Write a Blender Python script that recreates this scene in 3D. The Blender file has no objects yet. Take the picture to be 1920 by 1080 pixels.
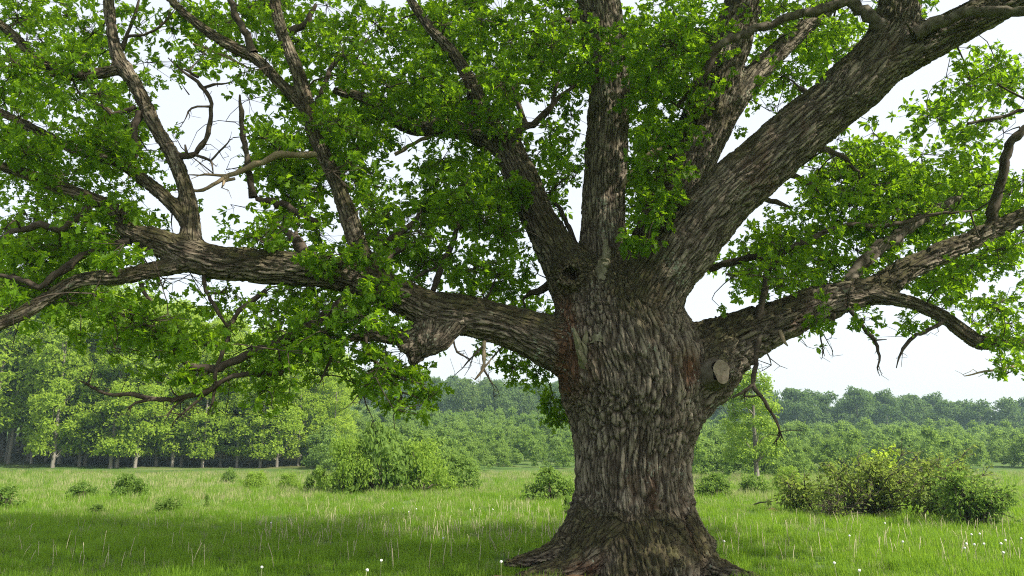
import bpy, math, random
import numpy as np
import openvdb as vdb
from mathutils import Vector, Matrix

random.seed(7)
rng = np.random.default_rng(7)
R = math.radians
scene = bpy.context.scene
COL = scene.collection

# ------------------------------------------------------------------ camera
FPX, CX, CY = 1493.3, 960.0, 540.0
PITCH, CAMZ = R(12.0), 1.6
cam_d = bpy.data.cameras.new('camera')
cam_d.sensor_width = 36.0
cam_d.lens = 28.0
cam_d.clip_end = 3000.0
cam = bpy.data.objects.new('camera', cam_d)
COL.objects.link(cam)
cam.location = (0, 0, CAMZ)
cam.rotation_euler = (R(90) + PITCH, 0, 0)
scene.camera = cam

# ------------------------------------------------------------------ sky, sun, exposure
SUN_AZ, SUN_EL = R(116.0), R(43.0)          # azimuth from +Y towards +X
world = bpy.data.worlds.new('World')
scene.world = world
world.use_nodes = True
wn, wl = world.node_tree.nodes, world.node_tree.links
wn.clear()
sky = wn.new('ShaderNodeTexSky')
sky.sky_type = 'NISHITA'
sky.sun_disc = False
sky.sun_elevation = SUN_EL
sky.sun_rotation = SUN_AZ
sky.air_density = 1.0
sky.dust_density = 4.0
sky.ozone_density = 1.0
veil = wn.new('ShaderNodeMix')             # thin even white veil of high cloud over the blue
veil.data_type = 'RGBA'
veil.inputs['Factor'].default_value = 0.55
veil.inputs['B'].default_value = (7.6, 7.7, 7.9, 1)
wbg = wn.new('ShaderNodeBackground')
wbg.inputs['Strength'].default_value = 0.10
wout = wn.new('ShaderNodeOutputWorld')
wl.new(sky.outputs['Color'], veil.inputs['A'])
wl.new(veil.outputs['Result'], wbg.inputs['Color'])
wl.new(wbg.outputs['Background'], wout.inputs['Surface'])

sun_d = bpy.data.lights.new('sun', 'SUN')
sun_d.energy = 5.0
sun_d.angle = R(0.6)
sun_d.color = (1.0, 0.93, 0.80)
sun = bpy.data.objects.new('sun', sun_d)
COL.objects.link(sun)
sdir = Vector((math.sin(SUN_AZ) * math.cos(SUN_EL), math.cos(SUN_AZ) * math.cos(SUN_EL), math.sin(SUN_EL)))
sun.rotation_euler = sdir.to_track_quat('Z', 'Y').to_euler()
sun.location = sdir * 60

vs = scene.view_settings
vs.view_transform = 'Standard'
vs.look = 'None'
vs.exposure = 1.0
vs.gamma = 1.0
vs.use_curve_mapping = False

scene.render.engine = 'CYCLES'
cy = scene.cycles
cy.use_denoising = False
cy.filter_width = 1.1
cy.max_bounces = 8
cy.diffuse_bounces = 5
cy.glossy_bounces = 2
cy.transmission_bounces = 4
cy.transparent_max_bounces = 4
cy.volume_bounces = 0
cy.caustics_reflective = False
cy.caustics_refractive = False
cy.sample_clamp_indirect = 6.0

# ------------------------------------------------------------------ small maths
SP, CP = math.sin(PITCH), math.cos(PITCH)
FWD = np.array([0, CP, SP]); UPV = np.array([0, -SP, CP]); RGT = np.array([1.0, 0, 0])

def ray(px, py):
    px = np.asarray(px, float); py = np.asarray(py, float)
    return (FWD + ((px - CX) / FPX)[..., None] * RGT + ((CY - py) / FPX)[..., None] * UPV)

def P(px, py, Y):
    """world point seen at that pixel of the photograph, Y metres ahead"""
    d = ray(px, py)
    t = np.asarray(Y, float) / d[..., 1]
    return d * t[..., None] + np.array([0, 0, CAMZ])

def PG(px, py, z=0.0):
    """point on the level z at that pixel"""
    d = ray(px, py)
    t = (z - CAMZ) / d[..., 2]
    return d * t[..., None] + np.array([0, 0, CAMZ])

def proj(p):
    q = p[..., :3] - np.array([0, 0, CAMZ])
    dz = q @ FWD
    return CX + FPX * (q @ RGT) / dz, CY - FPX * (q @ UPV) / dz, dz

def hash3(i, j, k, seed=0):
    n = i * np.uint32(73856093) ^ j * np.uint32(19349663) ^ k * np.uint32(83492791) ^ np.uint32((seed * 2654435761 + 12345) & 0xffffffff)
    n ^= n >> np.uint32(13); n *= np.uint32(0x5bd1e995); n ^= n >> np.uint32(15); n *= np.uint32(0x27d4eb2d); n ^= n >> np.uint32(14)
    return n.astype(np.float32) * np.float32(1.0 / 4294967296.0)

def vnoise(p, seed=0):
    """smooth value noise in [0,1]; p (N,3)"""
    p = np.asarray(p, np.float32)
    f = np.floor(p); u = p - f; u = u * u * (3 - 2 * u)
    i = f.astype(np.int64).astype(np.uint32)
    out = 0
    for dx in (0, 1):
        wx = u[:, 0] if dx else 1 - u[:, 0]
        for dy in (0, 1):
            wy = u[:, 1] if dy else 1 - u[:, 1]
            for dz in (0, 1):
                wz = u[:, 2] if dz else 1 - u[:, 2]
                out = out + wx * wy * wz * hash3(i[:, 0] + np.uint32(dx), i[:, 1] + np.uint32(dy), i[:, 2] + np.uint32(dz), seed)
    return out

def fbm(p, seed=0, octv=3):
    a, s, t = 0.5, 0, 0
    for o in range(octv):
        s = s + a * vnoise(p * 2 ** o, seed + o); t += a; a *= 0.5
    return s / t

def n2(x, y, seed=0, octv=3):
    x = np.atleast_1d(np.asarray(x, float)); y = np.atleast_1d(np.asarray(y, float))
    return fbm(np.stack([x, y, np.zeros_like(x) + 0.37], -1), seed, octv)

def worley(p, seed=0):
    """F1, F2 distances of jittered cells"""
    p = np.asarray(p, np.float32)
    f = np.floor(p).astype(np.int64)
    d1 = np.full(len(p), 9.0, np.float32); d2 = np.full(len(p), 9.0, np.float32)
    for dx in (-1, 0, 1):
        for dy in (-1, 0, 1):
            for dz in (-1, 0, 1):
                c = f + np.array([dx, dy, dz]); cu = c.astype(np.uint32)
                d = 0
                for s in range(3):
                    e = hash3(cu[:, 0], cu[:, 1], cu[:, 2], seed + s + 1) + c[:, s].astype(np.float32) - p[:, s]
                    d = d + e * e
                m = d < d1
                d2 = np.where(m, d1, np.minimum(d2, d)); d1 = np.where(m, d, d1)
    d1 = np.sqrt(d1); d2 = np.sqrt(d2)
    return d1, d2

def sstep(a, b, x):
    t = np.clip((x - a) / (b - a), 0, 1)
    return t * t * (3 - 2 * t)

def norm(v):
    return v / np.maximum(np.linalg.norm(v, axis=-1, keepdims=True), 1e-9)

def ground_h(x, y):
    x = np.atleast_1d(np.asarray(x, float)); y = np.atleast_1d(np.asarray(y, float))
    far = np.clip(16.0 - np.clip(x - 5, -60, 230) * 0.075, 0.5, 20)
    h = far * (0.42 * sstep(70, 190, y) + 0.58 * sstep(170, 320, y))
    left = sstep(-30, -60, x) * sstep(60, 110, y) * 1.0
    h = h + left
    h = h + (n2(x * 0.12, y * 0.12, 5) - 0.5) * 0.25 * sstep(14, 30, y)
    h = h + (n2(x * 0.5, y * 0.5, 9) - 0.5) * 0.07
    return h

# ------------------------------------------------------------------ objects and meshes
def tag(o, label=None, cat=None, group=None, kind=None):
    if label: o['label'] = label
    if cat: o['category'] = cat
    if group: o['group'] = group
    if kind: o['kind'] = kind
    return o

def thing(name, label, cat, loc=(0, 0, 0), rz=0.0, group=None):
    o = bpy.data.objects.new(name, None)
    o.empty_display_size = 0.2
    COL.objects.link(o)
    o.location = [float(c) for c in loc]
    o.rotation_euler = (0, 0, rz)
    return tag(o, label, cat, group)

def np_mesh(name, verts, faces, mat=None, smooth=False, attrs=None, flat_faces=None):
    """faces: (N,k) array, or list of such arrays"""
    fl = faces if isinstance(faces, list) else [faces]
    fl = [np.asarray(f, np.int32) for f in fl if len(f)]
    me = bpy.data.meshes.new(name)
    me.vertices.add(len(verts))
    me.vertices.foreach_set('co', np.asarray(verts, np.float32).ravel())
    loops = np.concatenate([f.ravel() for f in fl])
    sizes = np.concatenate([np.full(len(f), f.shape[1], np.int32) for f in fl])
    starts = np.concatenate([[0], np.cumsum(sizes)[:-1]]).astype(np.int32)
    me.loops.add(len(loops))
    me.loops.foreach_set('vertex_index', loops.astype(np.int32))
    me.polygons.add(len(sizes))
    me.polygons.foreach_set('loop_start', starts)
    me.update(calc_edges=True)
    me.polygons.foreach_set('use_smooth', np.full(len(sizes), smooth))
    if attrs:
        for nm, (dom, typ, arr) in attrs.items():
            a = me.attributes.new(nm, typ, dom)
            a.data.foreach_set('vector' if typ == 'FLOAT_VECTOR' else 'value', np.asarray(arr, np.float32 if typ != 'INT' else np.int32).ravel())
    if mat: me.materials.append(mat)
    me.validate()
    return me

def mobj(name, me, parent=None, link=True):
    o = bpy.data.objects.new(name, me)
    if link: COL.objects.link(o)
    if parent: o.parent = parent
    return o

def copy_tree(root, loc, rz=0.0, scl=(1, 1, 1)):
    r = root.copy(); COL.objects.link(r)
    r.location = [float(c) for c in loc]; r.rotation_euler = (0, 0, rz); r.scale = scl
    for ch in root.children:
        c = ch.copy(); COL.objects.link(c); c.parent = r
    return r

class Tubes:
    """collects swept tubes into one mesh"""
    def __init__(s): s.v = []; s.f = []; s.n = 0
    def add(s, pts, rad, sides=6, cap=True, wob=0.0, rnd=None):
        pts = np.asarray(pts, float); rad = np.asarray(rad, float) * np.ones(len(pts))
        t = norm(np.gradient(pts, axis=0))
        ref = np.array([0, 0, 1.0]) if abs(t[0, 2]) < 0.85 else np.array([1.0, 0, 0])
        u = norm(np.cross(ref, t[0]))
        ang = np.arange(sides) / sides * 2 * np.pi
        rings = []
        for i in range(len(pts)):
            u = u - t[i] * (u @ t[i]); u = u / max(np.linalg.norm(u), 1e-9)
            w = np.cross(t[i], u)
            rr = rad[i] * (1 + (wob * (rng.random(sides) - 0.5) if wob else 0))
            rings.append(pts[i] + (np.cos(ang) * rr)[:, None] * u + (np.sin(ang) * rr)[:, None] * w)
        v = np.concatenate(rings)
        m = len(pts)
        i, j = np.meshgrid(np.arange(m - 1), np.arange(sides), indexing='ij')
        a = i * sides + j; b = i * sides + (j + 1) % sides
        q = np.stack([a, b, b + sides, a + sides], -1).reshape(-1, 4) + s.n
        s.f.append(q)
        if cap:
            v = np.concatenate([v, pts[-1:] + t[-1:] * rad[-1] * 0.6, pts[:1]])
            e = (m - 1) * sides
            j = np.arange(sides)
            tip = np.full(sides, m * sides); root = np.full(sides, m * sides + 1)
            tri = np.stack([e + j, e + (j + 1) % sides, tip, tip], -1) + s.n
            s.f.append(tri[:, :3] if False else tri)
        s.v.append(v); s.n += len(v)
    def mesh(s, name, mat, smooth=True):
        v = np.concatenate(s.v)
        quads, tris = [], []
        for f in s.f:
            d = f[:, 2] == f[:, 3]
            quads.append(f[~d]); tris.append(f[d][:, :3])
        return np_mesh(name, v, [np.concatenate(quads), np.concatenate(tris)], mat, smooth)

def spline(pts, step):
    """Catmull-Rom resample of (N,k) control points about every step metres (first three columns are xyz)"""
    p = np.asarray(pts, float)
    p = np.concatenate([2 * p[:1] - p[1:2], p, 2 * p[-1:] - p[-2:-1]])
    out = []
    for i in range(1, len(p) - 2):
        L = np.linalg.norm(p[i + 1, :3] - p[i, :3])
        k = max(1, int(math.ceil(L / step)))
        t = np.arange(k)[:, None] / k
        a, b, c, d = p[i - 1], p[i], p[i + 1], p[i + 2]
        out.append(0.5 * ((2 * b) + (-a + c) * t + (2 * a - 5 * b + 4 * c - d) * t ** 2 + (-a + 3 * b - 3 * c + d) * t ** 3))
    out.append(p[-2:-1])
    return np.concatenate(out)

def chain(spec, y0, y1, step=0.12):
    """pixel spec [(px, py, width_px)] with depth running from y0 to y1 -> (N,4) xyz radius"""
    s = np.asarray(spec, float)
    seg = np.concatenate([[0], np.cumsum(np.hypot(np.diff(s[:, 0]), np.diff(s[:, 1])))])
    Y = y0 + (y1 - y0) * seg / seg[-1]
    p = P(s[:, 0], s[:, 1], Y)
    dep = (p - np.array([0, 0, CAMZ])) @ FWD
    r = s[:, 2] * 0.5 / FPX * dep
    return spline(np.column_stack([p, r]), step)

# ------------------------------------------------------------------ materials
def new_mat(name):
    m = bpy.data.materials.new(name); m.use_nodes = True
    nt = m.node_tree; nt.nodes.clear()
    return m, nt.nodes, nt.links

def ramp(nodes, stops):
    r = nodes.new('ShaderNodeValToRGB')
    el = r.color_ramp.elements
    while len(el) < len(stops): el.new(0.5)
    for e, (p, c) in zip(el, stops):
        e.position = p; e.color = (*c, 1) if len(c) == 3 else c
    return r

def leaf_mat(name, dark, light, trans, tmix=0.45, rough=0.5, spec=0.3, scale=0.6):
    """leaf: reflecting front, light shining through; tint attribute and slow noise vary the green"""
    m, n, l = new_mat(name)
    at = n.new('ShaderNodeAttribute'); at.attribute_name = 'tint'
    oi = n.new('ShaderNodeObjectInfo')
    geo = n.new('ShaderNodeNewGeometry')
    nz = n.new('ShaderNodeTexNoise'); nz.inputs['Scale'].default_value = scale; nz.inputs['Detail'].default_value = 2
    l.new(geo.outputs['Position'], nz.inputs['Vector'])
    a1 = n.new('ShaderNodeMath'); a1.operation = 'MULTIPLY_ADD'
    l.new(at.outputs['Fac'], a1.inputs[0]); a1.inputs[1].default_value = 0.55
    a2 = n.new('ShaderNodeMath'); a2.operation = 'MULTIPLY_ADD'
    l.new(nz.outputs['Fac'], a2.inputs[0]); a2.inputs[1].default_value = 0.5; a2.inputs[2].default_value = -0.16
    a3 = n.new('ShaderNodeMath'); a3.operation = 'MULTIPLY_ADD'
    l.new(oi.outputs['Random'], a3.inputs[0]); a3.inputs[1].default_value = 0.24; l.new(a2.outputs[0], a3.inputs[2])
    l.new(a3.outputs[0], a1.inputs[2])
    r = ramp(n, [(0.0, dark), (1.0, light)])
    l.new(a1.outputs[0], r.inputs['Fac'])
    tr = n.new('ShaderNodeMix'); tr.data_type = 'RGBA'; tr.inputs['Factor'].default_value = 0.6
    l.new(r.outputs['Color'], tr.inputs['A']); tr.inputs['B'].default_value = (*trans, 1)
    bs = n.new('ShaderNodeBsdfPrincipled')
    bs.inputs['Roughness'].default_value = rough
    bs.inputs['Specular IOR Level'].default_value = spec
    l.new(r.outputs['Color'], bs.inputs['Base Color'])
    tb = n.new('ShaderNodeBsdfTranslucent'); l.new(tr.outputs['Result'], tb.inputs['Color'])
    mx = n.new('ShaderNodeMixShader'); mx.inputs['Fac'].default_value = tmix
    l.new(bs.outputs[0], mx.inputs[1]); l.new(tb.outputs[0], mx.inputs[2])
    o = n.new('ShaderNodeOutputMaterial'); l.new(mx.outputs[0], o.inputs['Surface'])
    return m

def simple_mat(name, c1, c2, scale=8.0, rough=0.85, bump=0.0, stretch=None, detail=4):
    m, n, l = new_mat(name)
    tc = n.new('ShaderNodeTexCoord')
    mp = n.new('ShaderNodeMapping')
    if stretch: mp.inputs['Scale'].default_value = stretch
    nz = n.new('ShaderNodeTexNoise'); nz.inputs['Scale'].default_value = scale; nz.inputs['Detail'].default_value = detail
    l.new(tc.outputs['Object'], mp.inputs['Vector']); l.new(mp.outputs['Vector'], nz.inputs['Vector'])
    r = ramp(n, [(0.3, c1), (0.7, c2)]); l.new(nz.outputs['Fac'], r.inputs['Fac'])
    bs = n.new('ShaderNodeBsdfPrincipled'); bs.inputs['Roughness'].default_value = rough
    bs.inputs['Specular IOR Level'].default_value = 0.2
    l.new(r.outputs['Color'], bs.inputs['Base Color'])
    if bump:
        b = n.new('ShaderNodeBump'); b.inputs['Strength'].default_value = 0.8; b.inputs['Distance'].default_value = bump
        l.new(nz.outputs['Fac'], b.inputs['Height']); l.new(b.outputs['Normal'], bs.inputs['Normal'])
    o = n.new('ShaderNodeOutputMaterial'); l.new(bs.outputs[0], o.inputs['Surface'])
    return m

def bark_mat(name):
    """oak bark: grey ridges, brown furrows (height attribute), mossy upper sides that also stand in for limb shade, pale lichen"""
    m, n, l = new_mat(name)
    ah = n.new('ShaderNodeAttribute'); ah.attribute_name = 'ridge'
    ac = n.new('ShaderNodeAttribute'); ac.attribute_name = 'grain'
    am = n.new('ShaderNodeAttribute'); am.attribute_name = 'moss_shade'
    ar = n.new('ShaderNodeAttribute'); ar.attribute_name = 'rust'
    geo = n.new('ShaderNodeNewGeometry')
    base = ramp(n, [(0.0, (0.036, 0.027, 0.020)), (0.30, (0.105, 0.086, 0.066)), (0.85, (0.245, 0.216, 0.174))])
    l.new(ah.outputs['Fac'], base.inputs['Fac'])
    big = n.new('ShaderNodeTexNoise'); big.inputs['Scale'].default_value = 1.3; big.inputs['Detail'].default_value = 5
    l.new(geo.outputs['Position'], big.inputs['Vector'])
    bigr = ramp(n, [(0.3, (0.70, 0.66, 0.60)), (0.7, (1.12, 1.10, 1.05))])
    l.new(big.outputs['Fac'], bigr.inputs['Fac'])
    mul = n.new('ShaderNodeMix'); mul.data_type = 'RGBA'; mul.blend_type = 'MULTIPLY'; mul.inputs['Factor'].default_value = 1
    l.new(base.outputs['Color'], mul.inputs['A']); l.new(bigr.outputs['Color'], mul.inputs['B'])
    # rust-brown patches
    rmx = n.new('ShaderNodeMix'); rmx.data_type = 'RGBA'
    l.new(ar.outputs['Fac'], rmx.inputs['Factor']); l.new(mul.outputs['Result'], rmx.inputs['A'])
    rmx.inputs['B'].default_value = (0.115, 0.052, 0.026, 1)
    # lichen specks
    li = n.new('ShaderNodeTexNoise'); li.inputs['Scale'].default_value = 22; li.inputs['Detail'].default_value = 3
    l.new(geo.outputs['Position'], li.inputs['Vector'])
    li2 = n.new('ShaderNodeTexNoise'); li2.inputs['Scale'].default_value = 2.2; li2.inputs['Detail'].default_value = 2
    l.new(geo.outputs['Position'], li2.inputs['Vector'])
    lim = n.new('ShaderNodeMath'); lim.operation = 'MULTIPLY'
    l.new(li.outputs['Fac'], lim.inputs[0]); l.new(li2.outputs['Fac'], lim.inputs[1])
    lir = ramp(n, [(0.375, (0, 0, 0)), (0.41, (1, 1, 1))]); l.new(lim.outputs[0], lir.inputs['Fac'])
    lmx = n.new('ShaderNodeMix'); lmx.data_type = 'RGBA'
    l.new(lir.outputs['Color'], lmx.inputs['Factor']); l.new(rmx.outputs['Result'], lmx.inputs['A'])
    lmx.inputs['B'].default_value = (0.27, 0.29, 0.22, 1)
    # mossy tone, also carrying painted shade on the limbs
    mn = n.new('ShaderNodeTexNoise'); mn.inputs['Scale'].default_value = 9; mn.inputs['Detail'].default_value = 5
    l.new(geo.outputs['Position'], mn.inputs['Vector'])
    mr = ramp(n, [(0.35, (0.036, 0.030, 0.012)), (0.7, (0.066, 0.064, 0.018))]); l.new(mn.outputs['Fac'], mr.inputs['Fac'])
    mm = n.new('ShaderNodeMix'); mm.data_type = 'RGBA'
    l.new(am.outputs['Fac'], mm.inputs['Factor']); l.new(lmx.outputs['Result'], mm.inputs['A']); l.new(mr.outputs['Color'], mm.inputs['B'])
    bs = n.new('ShaderNodeBsdfPrincipled'); bs.inputs['Roughness'].default_value = 0.9
    bs.inputs['Specular IOR Level'].default_value = 0.25
    # narrow cracks between small plates, along the grain
    wob = n.new('ShaderNodeTexNoise'); wob.inputs['Scale'].default_value = 9; wob.inputs['Detail'].default_value = 3
    l.new(ac.outputs['Vector'], wob.inputs['Vector'])
    wv_ = n.new('ShaderNodeVectorMath'); wv_.operation = 'MULTIPLY_ADD'
    l.new(wob.outputs['Color'], wv_.inputs[0]); wv_.inputs[1].default_value = (0.10, 0.10, 0.06); l.new(ac.outputs['Vector'], wv_.inputs[2])
    vo = n.new('ShaderNodeTexVoronoi'); vo.feature = 'DISTANCE_TO_EDGE'; vo.inputs['Scale'].default_value = 15
    l.new(wv_.outputs[0], vo.inputs['Vector'])
    vr = ramp(n, [(0.0, (0, 0, 0)), (0.16, (1, 1, 1))]); l.new(vo.outputs['Distance'], vr.inputs['Fac'])
    crk = n.new('ShaderNodeMix'); crk.data_type = 'RGBA'
    crm = n.new('ShaderNodeMath'); crm.operation = 'MULTIPLY_ADD'; crm.inputs[1].default_value = 0.65; crm.inputs[2].default_value = 0.35
    l.new(vr.outputs['Color'], crm.inputs[0]); l.new(crm.outputs[0], crk.inputs['Factor'])
    crk.inputs['A'].default_value = (0.030, 0.022, 0.015, 1); l.new(mm.outputs['Result'], crk.inputs['B'])
    l.new(crk.outputs['Result'], bs.inputs['Base Color'])
    b0 = n.new('ShaderNodeBump'); b0.inputs['Strength'].default_value = 0.9; b0.inputs['Distance'].default_value = 0.03
    l.new(vr.outputs['Color'], b0.inputs['Height'])
    fine = n.new('ShaderNodeTexNoise'); fine.inputs['Scale'].default_value = 22.0; fine.inputs['Detail'].default_value = 7
    fine.inputs['Roughness'].default_value = 0.65
    l.new(ac.outputs['Vector'], fine.inputs['Vector'])
    bp = n.new('ShaderNodeBump'); bp.inputs['Strength'].default_value = 1.0; bp.inputs['Distance'].default_value = 0.025
    l.new(fine.outputs['Fac'], bp.inputs['Height']); l.new(b0.outputs['Normal'], bp.inputs['Normal']); l.new(bp.outputs['Normal'], bs.inputs['Normal'])
    o = n.new('ShaderNodeOutputMaterial'); l.new(bs.outputs[0], o.inputs['Surface'])
    return m

M_BARK = bark_mat('oak_bark')
M_TWIG = simple_mat('twig_bark', (0.032, 0.024, 0.017), (0.095, 0.076, 0.056), 6, bump=0.01)
M_LICHBR = simple_mat('branch_bark', (0.040, 0.031, 0.021), (0.15, 0.130, 0.10), 9, bump=0.015, detail=6)
M_PALE = simple_mat('dead_wood', (0.17, 0.125, 0.075), (0.34, 0.27, 0.18), 7, bump=0.01, stretch=(1, 1, 0.3))
M_SNAG = simple_mat('weathered_wood', (0.085, 0.078, 0.045), (0.25, 0.235, 0.16), 14, bump=0.02, stretch=(1, 1, 0.12), detail=6)
M_CUT = simple_mat('sawn_wood', (0.11, 0.088, 0.062), (0.25, 0.21, 0.155), 12, bump=0.01)
M_LEAF = leaf_mat('oak_leaf', (0.034, 0.098, 0.005), (0.150, 0.270, 0.016), (0.39, 0.65, 0.012), 0.56, 0.50, 0.16, 0.5)
M_FOREST = leaf_mat('young_wood_leaf', (0.150, 0.235, 0.022), (0.300, 0.420, 0.058), (0.58, 0.76, 0.07), 0.55, 0.6, 0.08, 0.15)
M_FAR = leaf_mat('hill_wood_leaf', (0.050, 0.110, 0.030), (0.150, 0.210, 0.055), (0.20, 0.34, 0.06), 0.40, 0.7, 0.1, 0.05)
M_SHRUB = leaf_mat('shrub_leaf', (0.070, 0.140, 0.024), (0.175, 0.265, 0.056), (0.34, 0.52, 0.07), 0.48, 0.6, 0.1, 0.6)
M_BRUSH = leaf_mat('brush_leaf', (0.080, 0.130, 0.024), (0.215, 0.275, 0.062), (0.38, 0.50, 0.07), 0.48, 0.6, 0.1, 1.2)
M_GRASS = leaf_mat('grass_blade', (0.062, 0.158, 0.008), (0.195, 0.310, 0.034), (0.36, 0.58, 0.03), 0.50, 0.5, 0.12, 0.35)
M_THICK = leaf_mat('thicket_leaf', (0.072, 0.145, 0.028), (0.210, 0.305, 0.066), (0.38, 0.56, 0.085), 0.44, 0.6, 0.08, 0.12)
M_LONE = leaf_mat('lone_tree_leaf', (0.105, 0.190, 0.026), (0.250, 0.365, 0.060), (0.48, 0.67, 0.075), 0.53, 0.6, 0.08, 0.4)
M_DRYGRASS = leaf_mat('dry_grass_blade', (0.20, 0.24, 0.075), (0.42, 0.41, 0.21), (0.42, 0.46, 0.18), 0.42, 0.6, 0.15, 0.5)
M_FTRUNK = simple_mat('grey_trunk', (0.10, 0.09, 0.075), (0.24, 0.22, 0.19), 3, bump=0.02, stretch=(1, 1, 0.2))
M_STRAW = simple_mat('dry_stalk', (0.42, 0.36, 0.23), (0.62, 0.55, 0.40), 3)
M_STEM = simple_mat('dandelion_stem', (0.16, 0.20, 0.08), (0.30, 0.30, 0.16), 3)
M_FLUFF = simple_mat('dandelion_fluff', (0.72, 0.72, 0.70), (0.82, 0.82, 0.80), 40)
M_EARTH = simple_mat('bare_earth', (0.075, 0.042, 0.022), (0.19, 0.115, 0.060), 9, bump=0.03, detail=8)

def ground_mat():
    m, n, l = new_mat('meadow_turf')
    geo = n.new('ShaderNodeNewGeometry')
    a = n.new('ShaderNodeTexNoise'); a.inputs['Scale'].default_value = 0.22; a.inputs['Detail'].default_value = 5
    l.new(geo.outputs['Position'], a.inputs['Vector'])
    r = ramp(n, [(0.30, (0.050, 0.100, 0.020)), (0.52, (0.085, 0.145, 0.034)), (0.72, (0.165, 0.180, 0.070))])
    l.new(a.outputs['Fac'], r.inputs['Fac'])
    b = n.new('ShaderNodeTexNoise'); b.inputs['Scale'].default_value = 14; b.inputs['Detail'].default_value = 6
    l.new(geo.outputs['Position'], b.inputs['Vector'])
    br = ramp(n, [(0.3, (0.55, 0.55, 0.5)), (0.7, (1.2, 1.2, 1.15))]); l.new(b.outputs['Fac'], br.inputs['Fac'])
    mx = n.new('ShaderNodeMix'); mx.data_type = 'RGBA'; mx.blend_type = 'MULTIPLY'; mx.inputs['Factor'].default_value = 1
    l.new(r.outputs['Color'], mx.inputs['A']); l.new(br.outputs['Color'], mx.inputs['B'])
    # leaf litter on the woodland floor and a bare brown track along its edge
    at = n.new('ShaderNodeAttribute'); at.attribute_name = 'litter'
    m2 = n.new('ShaderNodeMix'); m2.data_type = 'RGBA'
    l.new(at.outputs['Fac'], m2.inputs['Factor']); l.new(mx.outputs['Result'], m2.inputs['A'])
    m2.inputs['B'].default_value = (0.085, 0.075, 0.032, 1)
    bs = n.new('ShaderNodeBsdfPrincipled'); bs.inputs['Roughness'].default_value = 0.95; bs.inputs['Specular IOR Level'].default_value = 0.1
    l.new(m2.outputs['Result'], bs.inputs['Base Color'])
    bp = n.new('ShaderNodeBump'); bp.inputs['Distance'].default_value = 0.06; l.new(b.outputs['Fac'], bp.inputs['Height'])
    l.new(bp.outputs['Normal'], bs.inputs['Normal'])
    o = n.new('ShaderNodeOutputMaterial'); l.new(bs.outputs[0], o.inputs['Surface'])
    return m

# ------------------------------------------------------------------ ground
def warp_axis(lo, hi, n, near):
    t = np.linspace(-1, 1, n)
    return np.sign(t) * np.abs(t) ** 2.2 * np.where(t < 0, -lo, hi) + 0 * near
gx = warp_axis(-420, 420, 220, 0)
gy = np.concatenate([np.linspace(-40, 6, 30)[:-1], np.linspace(6, 40, 150)[:-1], np.linspace(40, 120, 120)[:-1], np.linspace(120, 620, 120)])
GX, GY = np.meshgrid(gx, gy)
GZ = ground_h(GX.ravel(), GY.ravel())
gv = np.column_stack([GX.ravel(), GY.ravel(), GZ])
nx, ny = len(gx), len(gy)
i, j = np.meshgrid(np.arange(ny - 1), np.arange(nx - 1), indexing='ij')
a = (i * nx + j).ravel()
gf = np.stack([a, a + 1, a + nx + 1, a + nx], -1)
edge_y = 84 + 0.10 * (GX.ravel() + 45)
track = np.exp(-((GY.ravel() - (edge_y - 9)) / 4.0) ** 2) * sstep(-12, -26, GX.ravel()) * n2(GX.ravel() * 0.12, GY.ravel() * 0.5, 21)
litter = np.clip(track * 1.3 + 0.8 * sstep(edge_y - 1, edge_y + 6, GY.ravel()) * sstep(edge_y + 45, edge_y + 30, GY.ravel()) * sstep(-14, -24, GX.ravel()), 0, 1)
g_me = np_mesh('ground', gv, gf, ground_mat(), True, {'litter': ('POINT', 'FLOAT', litter)})
ground = tag(mobj('ground', g_me), 'grassy meadow ground rising to wooded hills', kind='structure')

# ------------------------------------------------------------------ leaf templates
def leaf_template(kind):
    if kind == 'oak':
        h = [(0, 0), (0.15, 0.13), (0.25, 0.055), (0.42, 0.28), (0.53, 0.10), (0.70, 0.33), (0.83, 0.12), (1.0, 0.0)]
        lift = lambda x, y: abs(x) * 0.45 - 0.10 * y * y
    elif kind == 'plain':
        h = [(0, 0), (0.25, 0.20), (0.6, 0.29), (1.0, 0.0)]
        lift = lambda x, y: abs(x) * 0.4 - 0.12 * y * y
    else:
        h = [(0, 0), (0.35, 0.22), (0.75, 0.2), (1.0, 0.0)]
        lift = lambda x, y: abs(x) * 0.3
    k = len(h)
    right = [(x, y, lift(x, y)) for (y, x) in h]
    left = [(-x, y, lift(x, y)) for (y, x) in h[1:-1]]
    v = np.array(right + left)
    fr = list(range(k))
    fl = [0] + [k + q for q in range(k - 2)] + [k - 1]
    return v, np.array([fr, fl[::-1]])

LT = {k: leaf_template(k) for k in ('oak', 'plain', 'spray')}

def leaf_frames(d, nrm):
    """rotation matrices with leaf length along d and face normal near nrm; (N,3,3) columns x,y,z"""
    y = norm(d)
    x = norm(np.cross(y, nrm)); z = np.cross(x, y)
    return np.stack([x, y, z], -1)

def leaves_geom(kind, pos, frames, size):
    tv, tf = LT[kind]
    n = len(pos)
    v = np.einsum('nij,kj->nki', frames * size[:, None, None], tv) + pos[:, None, :]
    f = tf[None] + (np.arange(n) * len(tv))[:, None, None]
    return v.reshape(-1, 3), f.reshape(-1, tf.shape[1])

def leaf_mesh(name, kind, pos, frames, size, mat, tint=None):
    v, f = leaves_geom(kind, pos, frames, size)
    tint = rng.random(len(pos)) if tint is None else tint
    return np_mesh(name, v, f, mat, False, {'tint': ('FACE', 'FLOAT', np.repeat(tint, 2))})

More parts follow.
